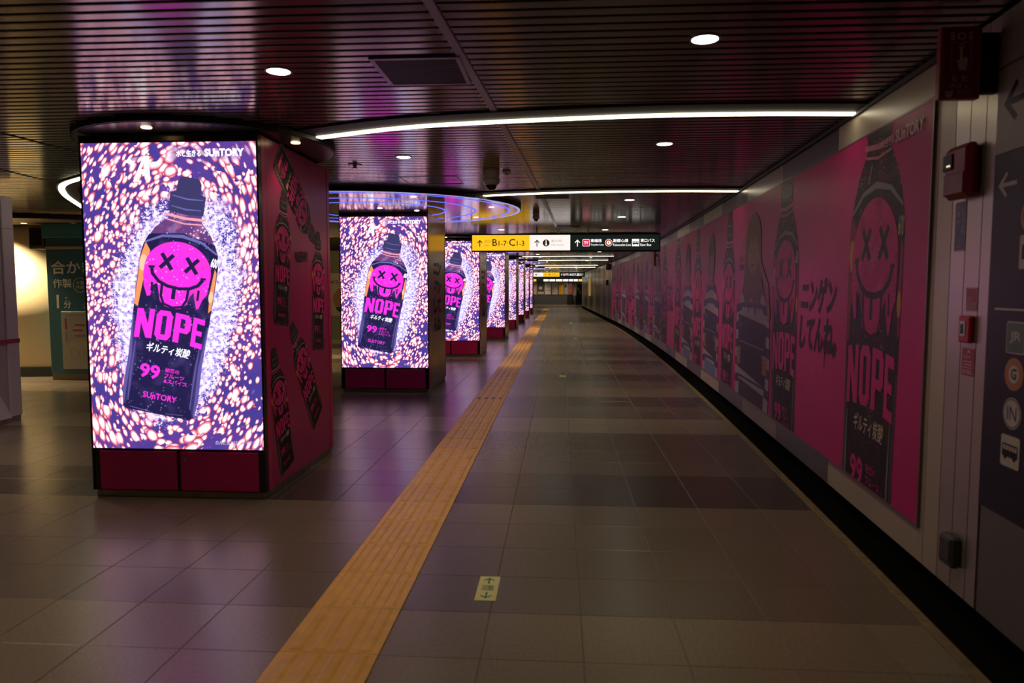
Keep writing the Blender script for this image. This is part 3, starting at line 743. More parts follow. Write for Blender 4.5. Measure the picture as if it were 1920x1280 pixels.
def dome(x, y, s, label, z=CZ):
    t = thing('dome_camera', label, 'camera', (x, y, z))
    MB().lathe((0, 0, 0), [(.075 * s, 0), (.078 * s, -.02 * s), (.074 * s, -.07 * s), (.07 * s, -.11 * s)], 24).build('housing', M_white, t, True)
    MB().lathe((0, 0, -.02 * s), [(.083 * s, -.07 * s), (.083 * s, -.085 * s), (.072 * s, -.11 * s), (.05 * s, -.125 * s)], 24).build('collar', M_white, t, True)
    MB().lathe((0, 0, -.135 * s), [(.052 * s, 0), (.05 * s, -.025 * s), (.035 * s, -.045 * s), (.012 * s, -.055 * s)], 20).build('lens_bubble', M_blackg, t, True)
dome(-.63, 6.62, 1., 'white dome security camera hanging from the ceiling above the passage centre')
dome(-.35, 10.5, .62, 'small dark dome camera on the ceiling right of the blue ringed disc')
t = thing('sprinkler_head', 'small round sprinkler plate on the ceiling right of the nearest pillar', 'sprinkler', (-1.80, 6.30, CZ))
MB().cyl((0, 0), .06, -.006, 0, 24).build('plate', M_trim, t); MB().lathe((0, 0, -.006), [(.02, 0), (.014, -.02), (.026, -.024), (.026, -.028)], 14).build('nozzle', M_steel, t)
t = thing('smoke_detector', 'small round detector beside the dome security camera', 'detector', (-.50, 6.75, CZ))
MB().lathe((0, 0, 0), [(.04, 0), (.04, -.012), (.025, -.024)], 18).build('body', M_white, t); MB().lathe((0, 0, -.024), [(.012, 0), (.008, -.008)], 10).build('sensor', M_black, t)

# ================================================================= HANGING SIGNS
S_y = emat('sign_yellow', (1., .52, .015), 1.15)
S_w = emat('sign_white', (1., .90, .84), 1.05)
S_k = emat('sign_black', (.010, .014, .012), 1.)
S_ink = emat('sign_ink', (.04, .02, .01), .6)
S_grey = emat('sign_grey', (.42, .38, .36), 1.)
S_wl = emat('sign_lettering', (1., .95, .88), 1.2)
S_red = emat('sign_red', (.80, .03, .10), 1.)
S_brown = emat('sign_brown', (.45, .06, .03), 1.)
def info_icon(cx, cy, r):
    return [(shape2d([ell(cx, cy, r)]), S_ink), (join(shape2d([ell(cx, cy + r * .55, r * .2)]), shape2d([[(cx - r * .32, cy + .2 * r), (cx + r * .18, cy + .2 * r), (cx + r * .18, cy - r * .5), (cx + r * .36, cy - r * .5), (cx + r * .36, cy - r * .66), (cx - r * .36, cy - r * .66), (cx - r * .36, cy - r * .5), (cx - r * .16, cy - r * .5), (cx - r * .16, cy + .05 * r), (cx - r * .32, cy + .05 * r)]])), S_w)]
def rrect(x0, y0, x1, y1, r):
    L = []
    for cx, cy, a in ((x1 - r, y0 + r, -90), (x1 - r, y1 - r, 0), (x0 + r, y1 - r, 90), (x0 + r, y0 + r, 180)):
        for k in range(5): L.append((cx + r * math.cos(R(a + 22.5 * k)), cy + r * math.sin(R(a + 22.5 * k))))
    return L
def sign(name_label, x0, x1, y, z0, z1, order):
    t = thing('hanging_sign', name_label, 'sign', (0, y, 0)); W = x1 - x0; f = .018
    MB().cbox(x0, x1, 0, .16, z0, z1, .004).build('casing', M_black, t)
    for hx in (x0 + .35 * W, x0 + .62 * W): MB().box(hx - .012, hx + .012, .06, .09, z1, CZ + .01).build('hanger', M_steel, t)
    mp = lambda u, v, o: (u, -o, v)
    h0, h1 = z0 + f * 1.2, z1 - f * 1.4; H = h1 - h0; wy, ww = 1.045 * W / 3.41, .735 * W / 3.41
    segs = {}; x = x0 + f
    for k in order:
        w = {'y': wy, 'w': ww, 'k': x1 - f - x}[k]; segs[k] = (x, x + w); x += w
    def face(k, m): return MB().box(*segs[k], -.004, .002, h0, h1).build('light_panel', m, t)
    q = W / 3.41; c = (h0 + h1) / 2
    py = face('y', S_y); a = segs['y'][0]
    printed('lettering_print', [xf(arrow2d(.13), 1, 0, a + .14 * q, c - .005), T('B', a + .37 * q, c - .055, None, .125, .008), T('1-7', a + .482 * q, c - .055, None, .092, .008), T('・', a + .63 * q, c - .01, .016, .018, .01), T('C', a + .672 * q, c - .057, None, .129, .008), T('1-3', a + .815 * q, c - .055, None, .092, .008)], mp, S_ink, py, .006)
    printed('lettering_print', [T('出口', a + .225 * q, c + .005, .12 * q, .052), T('Exit', a + .225 * q, c - .06, None, .036)], mp, emat('sign_brown_ink', (.35, .15, .01), 1.), py, .006)
    pw = face('w', S_w); a = segs['w'][0]
    printed('lettering_print', xf(arrow2d(.13), 1, 0, a + .135 * q, c - .005), mp, S_ink, pw, .006)
    for i, (vf, m) in enumerate(info_icon(a + .30 * q, c - .005, .062)): printed('icon_print', vf, mp, m, pw, .006 + .001 * i)
    printed('lettering_print', [T('案内所', a + .39 * q, c + .005, .20 * q, .05), T('Information', a + .39 * q, c - .055, .24 * q, .035)], mp, S_grey, pw, .006)
    pk = face('k', S_k); a = segs['k'][0]
    printed('lettering_print', xf(arrow2d(.13), 1, 0, a + .13 * q, c - .005), mp, S_wl, pk, .006)
    printed('icon_print', shape2d([rrect(a + .22 * q, c - .07, a + .35 * q, c + .06, .02)]), mp, S_wl, pk, .005)
    printed('icon_print', shape2d([rrect(a + .227 * q, c - .063, a + .343 * q, c + .053, .016)]), mp, S_red, pk, .006)
    printed('lettering_print', [T('TY', a + .248 * q, c - .03, .078 * q, .05, .03), T('東横線', a + .365 * q, c + .003, .20 * q, .06, .02), T('Toyoko Line', a + .365 * q, c - .065, .235 * q, .042, .012),
            T('副都心線', a + .77 * q, c + .003, .27 * q, .06, .02), T('Fukutoshin Line', a + .77 * q, c - .065, .315 * q, .042, .012), T('東口バス', a + 1.255 * q, c + .003, .255 * q, .06, .02), T('East Bus', a + 1.255 * q, c - .065, None, .042, .012)], mp, S_wl, pk, .007)
    rc = (a + .69 * q, c - .005)
    printed('icon_print', shape2d([ell(*rc, .066)]), mp, S_wl, pk, .005); printed('icon_print', shape2d([ell(*rc, .060), ell(*rc, .036)]), mp, S_brown, pk, .006); printed('lettering_print', T('F', rc[0] - .013, rc[1] - .02, None, .042, .03), mp, S_brown, pk, .007)
    printed('icon_print', rect(a + 1.105 * q, c - .07, a + 1.235 * q, c + .06), mp, S_wl, pk, .005)
    bus = shape2d([rrect(a + 1.115 * q, c - .03, a + 1.225 * q, c + .02, .008), rrect(a + 1.122 * q, c - .004, a + 1.15 * q, c + .014, .003), rrect(a + 1.155 * q, c - .004, a + 1.185 * q, c + .014, .003), rrect(a + 1.19 * q, c - .004, a + 1.218 * q, c + .014, .003)])
    printed('icon_print', join(bus, shape2d([ell(a + 1.14 * q, c - .033, .011, n=12)]), shape2d([ell(a + 1.2 * q, c - .033, .011, n=12)])), mp, S_ink, pk, .006)
    return t
sign('wide backlit direction sign in yellow, white and black hanging across the passage', -1.625, 1.80, 13.2, 2.105, 2.43, 'ywk')
sign('small far direction sign with white, yellow and black sections', -1.80, 1.55, 45., 2.11, 2.41, 'wyk')

# ================================================================= THE LONG WALL POSTER
PY0, PY1, PZ0, PZ1 = 3.55, 30.1, .305, 2.33
poster = thing('wall_poster', 'long magenta drink advertisement covering the right wall', 'poster', (0, 0, 0))
nn = 9; sh = []
for k in range(nn):
    y0 = PY0 + (PY1 - PY0) * k / nn; y1 = PY0 + (PY1 - PY0) * (k + 1) / nn
    ys = [y0 + (y1 - y0) * j / 8 for j in range(9)]
    mb = MB().sweep([(wallX(y), y) for y in ys], 0, .012, PZ0, PZ1); sh.append(mb.build('vinyl_sheet', M_vinyl, poster))
pb = MB(); ys = [PY0 + (PY1 - PY0) * j / 60 for j in range(61)]
pb.sweep([(wallX(y), y) for y in ys], 0, .014, PZ0 - .014, PZ0); pb.sweep([(wallX(y), y) for y in ys], 0, .014, PZ1, PZ1 + .01)
pb.sweep([(wallX(y), y) for y in (PY0 - .014, PY0)], 0, .014, PZ0 - .014, PZ1 + .01)
pb.build('edge_frame', mat('poster_edge', (.20, .12, .13), .4, metal=.4), poster)
def pmap(u, v, o): Y = -u; return (wallX(Y) - .012 - o, Y, v)
M_skin = mat('print_skin', (.36, .17, .10), .45, spec=.2); M_hair = [mat('print_hair_black', (.03, .022, .025), .45, spec=.2), mat('print_hair_brown', (.10, .045, .03), .45, spec=.2), mat('print_hair_blond', (.20, .085, .035), .45, spec=.2)]
M_shirt = mat('print_lavender', (.42, .34, .42), .45, spec=.2); M_stripe = mat('print_violet', (.075, .04, .13), .45, spec=.2); M_board = mat('print_board', (.035, .02, .055), .45, spec=.2); M_jean = mat('print_blue', (.16, .20, .42), .45, spec=.2)
def person(cx, w, top, hair, num, o, long=False):
    """flat printed mugshot figure: striped top, slate board"""
    W = w; H = top; ns = R(0)
    hz = top - .42
    torso = [(cx - .48 * W, PZ0), (cx - .50 * W, .75), (cx - .46 * W, 1.20), (cx - .30 * W, 1.42), (cx - .12 * W, 1.52), (cx + .12 * W, 1.52), (cx + .30 * W, 1.42), (cx + .46 * W, 1.20), (cx + .50 * W, .75), (cx + .48 * W, PZ0)]
    printed('shirt_print', shape2d([torso]), pmap, M_shirt, poster, o)
    st = []
    for k in range(6):
        z = .42 + .19 * k; ww = .49 if z < 1.2 else .30
        st.append(shape2d([[(cx - ww * W, z), (cx - .1 * W, z + .05), (cx + .1 * W, z + .05), (cx + ww * W, z), (cx + ww * W, z + .09), (cx + .1 * W, z + .14), (cx - .1 * W, z + .14), (cx - ww * W, z + .09)]]))
    printed('stripe_print', join(*st), pmap, M_stripe, poster, o + 0.00024)
    printed('neck_print', shape2d([[(cx - .12 * W, 1.46), (cx + .12 * W, 1.46), (cx + .11 * W, hz), (cx - .11 * W, hz)]]), pmap, M_skin, poster, o + 0.00048)
    hw = .20 * W if not long else .22 * W; hc = top - .30
    if long: hl = ell(cx, hc, hw, .29, 24, -.1, math.pi + .1) + [(cx - hw * 1.12, hc - .30), (cx - hw * 1.25, 1.45), (cx - hw * .95, 1.22), (cx - hw * .7, 1.34), (cx - hw * .45, 1.15), (cx - hw * .2, 1.36), (cx + hw * .2, 1.30), (cx + hw * .45, 1.12), (cx + hw * .75, 1.35), (cx + hw * 1.0, 1.20), (cx + hw * 1.22, 1.48), (cx + hw * 1.1, hc - .28)]
    else: hl = ell(cx, hc, hw, .29, 24, -.2, math.pi + .2) + [(cx - hw * .98, hc - .16), (cx - hw * .7, hc - .26), (cx + hw * .7, hc - .26), (cx + hw * .98, hc - .16)]
    printed('hair_print', shape2d([hl]), pmap, hair, poster, o + 0.00072)
    printed('face_print', shape2d([ell(cx, hc - .09, hw * .70, .22)]), pmap, M_skin, poster, o + 0.00096)
    fr = shape2d([[(cx - hw * .78, hc + .0), (cx - hw * .6, hc - .07), (cx - hw * .25, hc + .05), (cx, hc - .02), (cx + hw * .3, hc + .07), (cx + hw * .6, hc - .05), (cx + hw * .78, hc + .02), (cx + hw * .6, hc + .19), (cx - hw * .6, hc + .19)]])
    ey = join(*[stroke([(cx + q * .32 * hw - .13 * hw, hc - .08), (cx + q * .32 * hw + .13 * hw, hc - .08)], .016) for q in (-1, 1)], stroke([(cx - .2 * hw, hc - .225), (cx + .2 * hw, hc - .225)], .014), stroke([(cx, hc - .10), (cx + .08 * hw, hc - .165)], .010))
    printed('hair_print', fr, pmap, hair, poster, o + 0.00120); printed('feature_print', ey, pmap, M_pdark, poster, o + 0.00120)
    if long:   # raised hand in the hair
        printed('hand_print', join(stroke([(cx + .46 * W, 1.15), (cx + .40 * W, 1.45), (cx + .22 * W, 1.66)], .11, .3), *[stroke([(cx + .22 * W, 1.64 + .02 * k), (cx + .10 * W, 1.78 + .035 * k), (cx + .04 * W, 1.80 + .05 * k)], .028, .4) for k in range(4)]), pmap, M_skin, poster, o + 0.00128)
    b0, b1 = cx - .40 * W, cx + .40 * W
    bd = [(b0, .60), (b1, .52), (b1, 1.10), (b0, 1.17)]
    printed('slate_print', shape2d([bd]), pmap, M_board, poster, o + 0.00136)
    printed('hand_print', [join(*[shape2d([ell(b0 + (.02 if q < 0 else .78) * W, .66 + .045 * k, .07 * W, .026, 10)]) for k in range(4)]) for q in (-1, 1)], pmap, M_skin, poster, o + 0.00160)
    tx = join(T('NOPE', b0 + .05 * W, 1.04, None, .05, .01), T('DATE', b0 + .50 * W, 1.02, None, .05, .01), T('26/03/24', b0 + .38 * W, .91, None, .065, .01), T('ID', b0 + .04 * W, .78, None, .05, .01), T(num, b0 + .16 * W, .755, .56 * W, .085, .01), T('NOPE GUILTY DIVISION', b0 + .12 * W, .64, .52 * W, .035, .008), stroke([(b0 + .05 * W, .885), (b1 - .05 * W, .87)], .012))
    printed('lettering_print', tx, pmap, M_pgrey, poster, o + 0.00160)
    printed('trouser_print', shape2d([[(cx - .36 * W, PZ0), (cx - .36 * W, .48), (cx + .36 * W, .44), (cx + .36 * W, PZ0)]]), pmap, M_jean if hair is not M_hair[2] else M_pdark2, poster, o + 0.00048)
for unit in range(3):
    d = 9.0 * unit; clip = (PZ0 + .003, PZ1 - .003)
    # from near to far; u = -Y
    put_bottle(pmap, PAL_INK, poster, -(4.25 + d), -.14, .88, R(-1.0), .0008, .00025, .91, clip=clip)
    put_bottle(pmap, PAL_INK, poster, -(6.12 + d), -.06, .80, R(1.0),   .0008, .00025, clip=clip)
    put_bottle(pmap, PAL_INK, poster, -(8.66 + d), -.03, .74, R(-1.5),   .0008, .00025, clip=clip)
    put_bottle(pmap, PAL_INK, poster, -(10.92 + d), -.04, .74, R(2),   .0008, .00025, clip=clip)
    person(-(7.36 + d), 1.55, 2.20, M_hair[2], '11020209', .0034, True)
    person(-(9.80 + d), 1.18, 2.17, M_hair[1], '1030011', .0034)
    if d < 17: person(-(11.98 + d), 1.20, 2.17, M_hair[0], '2010708', .0034)
    g1, g2 = T('ニンゲン', -(5.66 + d), 1.265, .80, .26, .045, shear=.12), T('してんね。', -(5.68 + d), .985, .86, .26, .045, shear=.12)
    printed('slogan_print', join(g1, g2, stroke([(-(5.05 + d), 1.0), (-(5.05 + d), .90)], .01)), pmap, M_pdark, poster, .002)
    if unit == 0:
        printed('lettering_print', [T('SUnTORY', -3.965, 2.205, .335, .068, .035), T('水と生きる', -4.165, 2.208, .185, .05, .012)], pmap, mat('print_pale_pink', (.72, .48, .50), .45), poster, .008)
        printed('slogan_print', [T(q, -(8.02), 1.72 - .085 * k, .24, .07, .02) for k, q in enumerate(('ギルティ', '炭酸'))], pmap, M_pdark2, poster, .002)

# ================================================================= NEAR RIGHT WALL: SIGNS AND DEVICES
M_red = mat('red_plastic', (.30, .008, .014), .30); M_redp = mat('red_print', (.36, .008, .03), .4)
def wmap(u, v, o): Y = -u; return (wallX(Y) - o, Y, v)
# SOS box facing the viewer
def sos_box(x, y, label):
    t = thing('emergency_sign_box', label, 'sign', (x, y, 0))
    MB().cbox(-.155, 0, 0, .035, 2.195, 2.475, .004).build('case', M_red, t); MB().box(-.002, .085, .005, .045, 2.22, 2.45).build('bracket', M_black, t)
    mp = lambda u, v, o: (u, -o, v)
    fr = shape2d([[(-.15, 2.200), (-.005, 2.200), (-.005, 2.47), (-.15, 2.47)], [(-.147, 2.203), (-.008, 2.203), (-.008, 2.467), (-.147, 2.467)]])
    pinkish = mat('sign_pale', (.85, .70, .66), .5)
    printed('border_print', fr, mp, M_ppink, t, .001)
    hand = [(-.095, 2.345), (-.083, 2.347), (-.083, 2.395), (-.073, 2.397), (-.072, 2.352), (-.060, 2.356), (-.053, 2.354), (-.051, 2.335), (-.057, 2.308), (-.083, 2.308), (-.088, 2.325)]
    hand = [(x_, y_) for x_, y_ in hand]
    printed('lettering_print', join(T('SOS', -.122, 2.422, .088, .030, .02, space=1.25), T('防 犯', -.108, 2.288 - .026, .058, .024, .01), T('ボタン', -.115, 2.235, .072, .022, .01), T('駅係員が', -.088, 2.2255 - .006, .058, .009), T('まいります', -.088, 2.208, .060, .009)), mp, pinkish, t, .001)
    printed('icon_print', join(shape2d([hand]), shape2d([ell(-.078, 2.397, .011, n=16), ell(-.078, 2.397, .008, n=16)]), shape2d([[(-.115, 2.303), (-.040, 2.303), (-.040, 2.413), (-.115, 2.413)], [(-.1135, 2.3045), (-.0415, 2.3045), (-.0415, 2.4115), (-.1135, 2.4115)]]),
            shape2d([ell(-.118, 2.214, .014, .012, 12, math.pi, 2 * math.pi) + [(-.104, 2.217), (-.134, 2.217)]]), rect(-.137, 2.2195, -.100, 2.2255)), mp, pinkish, t, .001)
    return t
sos_box(1.648, 3.02, 'red SOS button sign box projecting from the right wall near the ceiling')
sos_box(wallX(31.) - .03, 31., 'far dark red sign box on the wall beyond the long poster')
# rounded red alarm lamp
t = thing('alarm_beacon', 'rounded dark red alarm beacon on the steel wall strips', 'alarm', (wallX(3.215), 3.215, 1.94))
mb = MB(); mb.cbox(-.062, 0, -.098, .098, -.112, .112, .022); mb.build('body', M_red, t)
MB().cbox(-.068, -.058, .012, .088, .012, .080, .004).build('lens_window', M_blackg, t); MB().cbox(-.066, -.058, -.075, .080, -.095, -.005, .004).build('sounder', mat('red_dark', (.20, .006, .01), .35), t)
for dy in (.045, .030): MB().lathe((-.068, dy, .030), [(.004, 0), (.004, -.003)], 10, 'x').build('indicator', emat('indicator', (1., .85, .5), 1.2), t)
# stickers
def sticker(label, y0, y1, z0, z1, m, prints):
    t = thing('wall_sticker', label, 'sticker', (0, 0, 0))
    mb = MB().sweep([(wallX(y), y) for y in (y0, y1)], 0, .0015, z0, z1); mb.build('sheet', m, t)
    for vf, mm in prints: printed('lettering_print', vf, lambda u, v, o: wmap(u, v, o + .0015), mm, t, .0008)
    return t
M_blue = mat('sticker_blue', (.035, .04, .16), .4); M_pp = mat('sticker_pale', (.50, .42, .44), .45)
col1 = [T(c, -3.300, 1.785 - .030 * k, .026, .024, .01) for k, c in enumerate('作動中')] + [T(c, -3.262, 1.785 - .027 * k, .026, .024, .01) for k, c in enumerate('防犯カメラ')]
sticker('blue security camera notice below the red alarm beacon', 3.222, 3.318, 1.610, 1.822, M_blue, [(join(*col1), M_pp), (join(T('Security', -3.30, 1.655, .06, .010), T('Camera', -3.30, 1.640, .055, .010), T('in Use', -3.30, 1.625, .045, .010), *[stroke(p, .003) for p in ([(-3.315, 1.613), (-3.225, 1.613)], [(-3.315, 1.818), (-3.225, 1.818)], [(-3.315, 1.613), (-3.315, 1.818)], [(-3.225, 1.613), (-3.225, 1.818)])]), M_pp)])
sticker('small red security company sticker above the red push button', 3.098, 3.190, 1.352, 1.452, M_redp, [(join(T('TOKYO', -3.18, 1.392, .045, .022), T('SECURITY', -3.18, 1.362, .075, .026, .01), *[stroke(p, .003) for p in ([(-3.188, 1.355), (-3.1, 1.355)], [(-3.188, 1.449), (-3.1, 1.449)], [(-3.188, 1.355), (-3.188, 1.449)], [(-3.1, 1.355), (-3.1, 1.449)])]), M_pp)])
sticker('red instruction sticker below the red push button', 3.098, 3.203, 1.080, 1.196, M_redp, [(join(shape2d([[(-3.165, 1.178), (-3.13, 1.178), (-3.148, 1.190)]]), T('防犯ボタン', -3.188, 1.152, .06, .016, .01), *[stroke([(-3.19, 1.14 - .013 * k), (-3.12, 1.14 - .013 * k)], .004) for k in range(4)], shape2d([ell(-3.186, 1.092, .007, n=12)]), stroke([(-3.17, 1.092), (-3.115, 1.092)], .005)), M_pp)])
t = thing('push_button', 'small red emergency push button box on the steel wall strips', 'button', (wallX(3.152), 3.152, 1.277))
MB().cbox(-.026, 0, -.042, .042, -.057, .057, .006).build('case', mat('button_red', (.48, .012, .03), .35), t)
MB().cbox(-.030, -.024, -.016, .026, -.030, .034, .002).build('plate', M_white, t); MB().cbox(-.034, -.028, -.004, .014, -.018, .022, .002).build('key', M_blackg, t)
t = thing('outlet_box', 'dark grey covered outlet box low on the steel wall strips', 'outlet', (wallX(3.185), 3.185, .312))
g = mat('outlet_grey', (.055, .05, .05), .45)
MB().cbox(-.045, 0, -.052, .052, -.068, .068, .010).build('cover', g, t); MB().cbox(-.05, -.04, -.042, .042, -.045, .055, .004).build('lid', g, t)
# direction board at the frame edge
t = thing('direction_board', 'dark navy wall direction board with railway icons at the right edge', 'sign', (0, 0, 0))
yb0, yb1 = 1.3, 3.002
M_navy = mat('board_navy', (.018, .017, .030), .40, spec=.2); M_cream = mat('board_cream', (.34, .28, .24), .45)
for z0, z1, m, n in ((.575, 1.965, M_navy, 'lower_panel'), (1.970, 2.295, M_cream, 'upper_panel'), (2.305, CZ - .015, M_cream, 'top_panel')):
    MB().sweep([(wallX(y), y) for y in (yb0, 2.2, yb1)], 0, .008, z0, z1).build(n, m, t)
bm = lambda u, v, o: wmap(u, v, o + .008)
def larrow(cx, cz, s): return xf(arrow2d(s), 1, R(90), cx, cz)
M_bw = mat('board_white', (.55, .48, .42), .45)
printed('arrow_print', larrow(-2.865, 2.155, .20), bm, M_pdark, t, .001)
printed('arrow_print', larrow(-2.905, 1.845, .13), bm, M_bw, t, .001)
printed('rule_print', rect(-2.95, 1.366, -1.4, 1.373), bm, M_bw, t, .001)
cx = -2.795
printed('icon_print', shape2d([rrect(cx - .062, 1.205, cx + .062, 1.325, .012)]), bm, M_bw, t, .001); printed('icon_print', shape2d([rrect(cx - .058, 1.209, cx + .058, 1.321, .010)]), bm, mat('board_green', (.03, .10, .055), .4), t, .0016); printed('lettering_print', T('JR', cx - .035, 1.243, .07, .045, .01), bm, M_bw, t, .0022)
printed('icon_print', shape2d([ell(cx, 1.128, .062)]), bm, mat('board_orange', (.42, .15, .02), .4), t, .001); printed('icon_print', shape2d([ell(cx, 1.128, .034)]), bm, M_bw, t, .0016); printed('lettering_print', T('G', cx - .018, 1.108, None, .042, .03), bm, M_navy, t, .0022)
printed('icon_print', shape2d([ell(cx, .98, .060)]), bm, M_bw, t, .001); printed('icon_print', shape2d([ell(cx, .98, .056), ell(cx, .98, .051)]), bm, mat('board_blue', (.03, .03, .12), .4), t, .0016); printed('lettering_print', T('IN', cx - .032, .953, .064, .054, .012), bm, mat('board_blue', (.03, .03, .12), .4), t, .0016)
printed('icon_print', shape2d([rrect(cx - .062, .775, cx + .062, .895, .010)]), bm, M_bw, t, .001)
bus = [rrect(cx - .052, .812, cx + .052, .862, .008)] + [rrect(cx - .046 + .019 * k, .838, cx - .031 + .019 * k, .856, .002) for k in range(5)]
printed('icon_print', join(shape2d(bus), shape2d([ell(cx - .03, .812, .011, n=12)]), shape2d([ell(cx + .03, .812, .011, n=12)])), bm, M_pdark, t, .0016)
printed('lettering_print', [T('西口バス', -2.70, .838, .26, .062, .012), T('West Bus', -2.70, .775, .20, .04, .006)], bm, M_bw, t, .001)
printed('icon_print', shape2d([ell(-2.74, 1.712, .062), ell(-2.74, 1.712, .045)]), bm, mat('board_orange', (.42, .15, .02), .4), t, .001)
printed('icon_print', shape2d([rrect(-2.80, 1.52, -2.68, 1.645, .010), rrect(-2.785, 1.555, -2.695, 1.61, .006)]), bm, M_bw, t, .001)

# ================================================================= FLOOR STICKERS
def floor_sticker(x, y, label, s=1.):
    t = thing('floor_sticker', label, 'floor sticker', (x, y, 0), 'evacuation arrow stickers on the floor')
    MB().cbox(-.05, .05, -.14, .14, 0, .0016, .0004).build('sheet', mat('sticker_glow', (.78, .72, .30), .5), t)
    mp = lambda u, v, o: (u, v, .0016 + o); gr = mat('sticker_green', (.02, .20, .09), .5)
    a1 = xf(arrow2d(.075), 1, 0, 0, .085); a2 = xf(arrow2d(.075), 1, R(180), 0, -.085)
    printed('arrow_print', [a1, a2], mp, gr, t, .0006); printed('lettering_print', join(rect(-.03, .022, .03, .028), rect(-.03, -.028, .03, -.022), T('避難', -.03, -.018, .06, .036)), mp, gr, t, .0006)
floor_sticker(-.342, 3.375, 'pale green two way arrow sticker on the floor right of the tactile strip')
floor_sticker(.05, 11.8, 'small pale arrow sticker on the floor in mid passage')
floor_sticker(.435, 20.7, 'far pale arrow sticker on the floor below the hanging sign')
floor_sticker(.444, 29.6, 'farthest tiny pale sticker on the passage floor')

# ================================================================= LEFT SIDE: KIOSK, KEY SHOP, COLUMN
M_kw = mat('kiosk_white', (.60, .52, .55), .35); M_kg = mat('kiosk_grey', (.40, .35, .37), .4); M_kr = mat('kiosk_red', (.35, .01, .05), .4)
t = thing('display_kiosk', 'tall white kiosk with a red band at the left edge', 'kiosk', (-5.89, 6.75, 0))
MB().cbox(-1.5, 0., .55, .72, .06, 2.42, .008).build('rear_cabinet', M_kw, t); MB().box(-1.48, -.01, .02, .70, 0, .06).build('plinth', M_plinth, t)
MB().cbox(-1.5, -.012, .0, .548, .06, 2.42, .008).build('front_cabinet', M_kg, t)
MB().box(-1.52, .004, -.004, .724, .855, .90).build('band', M_kr, t); MB().box(-1.52, .003, -.003, .723, 2.08, 2.09).build('seam', M_kg, t)
mb = MB(); mb.add([(-.012, .30, .06), (-.012, .545, .06), (-.012, .30, .52), (.03, .28, .06), (.03, .53, .06), (.006, .29, .50)], [(3, 4, 5), (0, 3, 5, 2), (1, 2, 5, 4), (0, 1, 4, 3)]); mb.build('corner_guard', M_white, t)

t = thing('key_shop_booth', 'teal key cutting booth with white lettering behind the nearest pillar', 'booth', (-7.98, 10.72, 0))
M_teal = mat('booth_teal', (.04, .13, .17), .45); M_teal2 = mat('booth_teal_light', (.045, .24, .27), .45)
MB().cbox(0, 1.9, .04, 1.0, .10, 2.22, .006).build('body', M_teal, t); MB().box(.01, 1.88, .05, .98, 0, .10).build('plinth', mat('booth_plinth', (.22, .17, .12), .4), t)
MB().cbox(-.03, 1.92, .0, 1.0, 2.22, 2.43, .004).build('fascia', M_teal2, t); MB().box(.02, 1.9, .0, .04, 2.045, 2.085).build('awning_rail', mat('booth_rail', (.45, .36, .22), .5), t)
mp = lambda u, v, o: (u, .04 - o, v); M_bl = mat('booth_white', (.80, .78, .72), .5)
printed('lettering_print', join(T('合かぎ', .07, 1.66, .72, .21, .02), T('作製', .095, 1.45, .30, .14, .012), T('1', .14, 1.13, None, .21, .02), T('分', .255, 1.13, .12, .12, .01), T('約', .28, 1.27, .04, .04), T('大量', .47, 1.50, .13, .055), T('作製', .47, 1.43, .13, .055), shape2d([ell(.535, 1.49, .115), ell(.535, 1.49, .108)])), mp, M_bl, t, .001)
printed('key_print', shape2d([ell(.62, 1.17, .06, .05), ell(.60, 1.17, .02, .018)]), mp, M_pgrey, t, .001)
nb = MB().cbox(.22, .66, .015, .04, .18, 1.08, .003).build('price_board', mat('board_paper', (.42, .38, .32), .5), t)
mp2 = lambda u, v, o: (u, .015 - o, v)
printed('notice_print', join(rect(.28, .80, .30, .97), rect(.44, .86, .60, .88), rect(.40, .78, .56, .80)), mp2, M_pred, nb, .001)
printed('notice_print', join(rect(.28, .60, .30, .77), *[rect(.34, .95 - .06 * k, .42, .957 - .06 * k) for k in range(6)], shape2d([ell(.42, .42, .07, .10), ell(.42, .42, .065, .095)]), shape2d([ell(.53, .42, .03, .10), ell(.53, .42, .026, .095)]), rect(.3, 1.02, .58, 1.03), shape2d([ell(.52, .70, .10, .025)])), mp2, M_pgrey, nb, .001)
t = thing('booth_speaker', 'small dark box mounted beside the teal booth top', 'box', (-8.12, 10.75, 2.05))
MB().cbox(-.12, .11, 0, .25, 0, .37, .006).build('case', mat('box_brown', (.10, .075, .05), .5), t); MB().box(-.10, .09, -.004, 0, .05, .32).build('grille', M_blackg, t)

t = thing('curved_column', 'cream curved wall lit from above at left', 'column', (-9.0, 13.3, 0))
mb = MB().cyl((0, 0), 2.2, .16, 2.44, 64); mb.build('shaft', mat('cream_paint', (.72, .60, .40), .5), t, True)
MB().cyl((0, 0), 2.215, 0, .16, 64).build('skirting', M_black, t)
for p in t.children[0].data.polygons:
    if len(p.vertices) > 4: p.use_smooth = False
t = thing('round_soffit', 'dark edged round soffit with small lamps above the cream wall', 'soffit', (-9.0, 13.3, 0))
MB().cyl((0, 0), 3.55, 2.455, CZ + .01, 72).build('fascia', M_black, t); MB().ring((0, 0), 2.3, 3.52, 2.448, 2.456, 72).build('underside', mat('soffit_cream', (.30, .24, .16), .4), t)
for k in range(14):
    a = R(-150 + 15 * k); x, y = 2.62 * math.cos(a), 2.62 * math.sin(a)
    MB().cyl((x, y), .04, 2.444, 2.45, 14).build('lamp_lens', M_lampw, t)
    if k % 2 == 0:
        ld = bpy.data.lights.new('soffit_beam', 'SPOT'); ld.energy = 620; ld.color = (1., .76, .42); ld.spot_size = R(130); ld.spot_blend = .8; ld.shadow_soft_size = .05
        lo = bpy.data.objects.new('soffit_beam', ld); COL.objects.link(lo); lo.parent = t; lo.location = (x, y, 2.43)
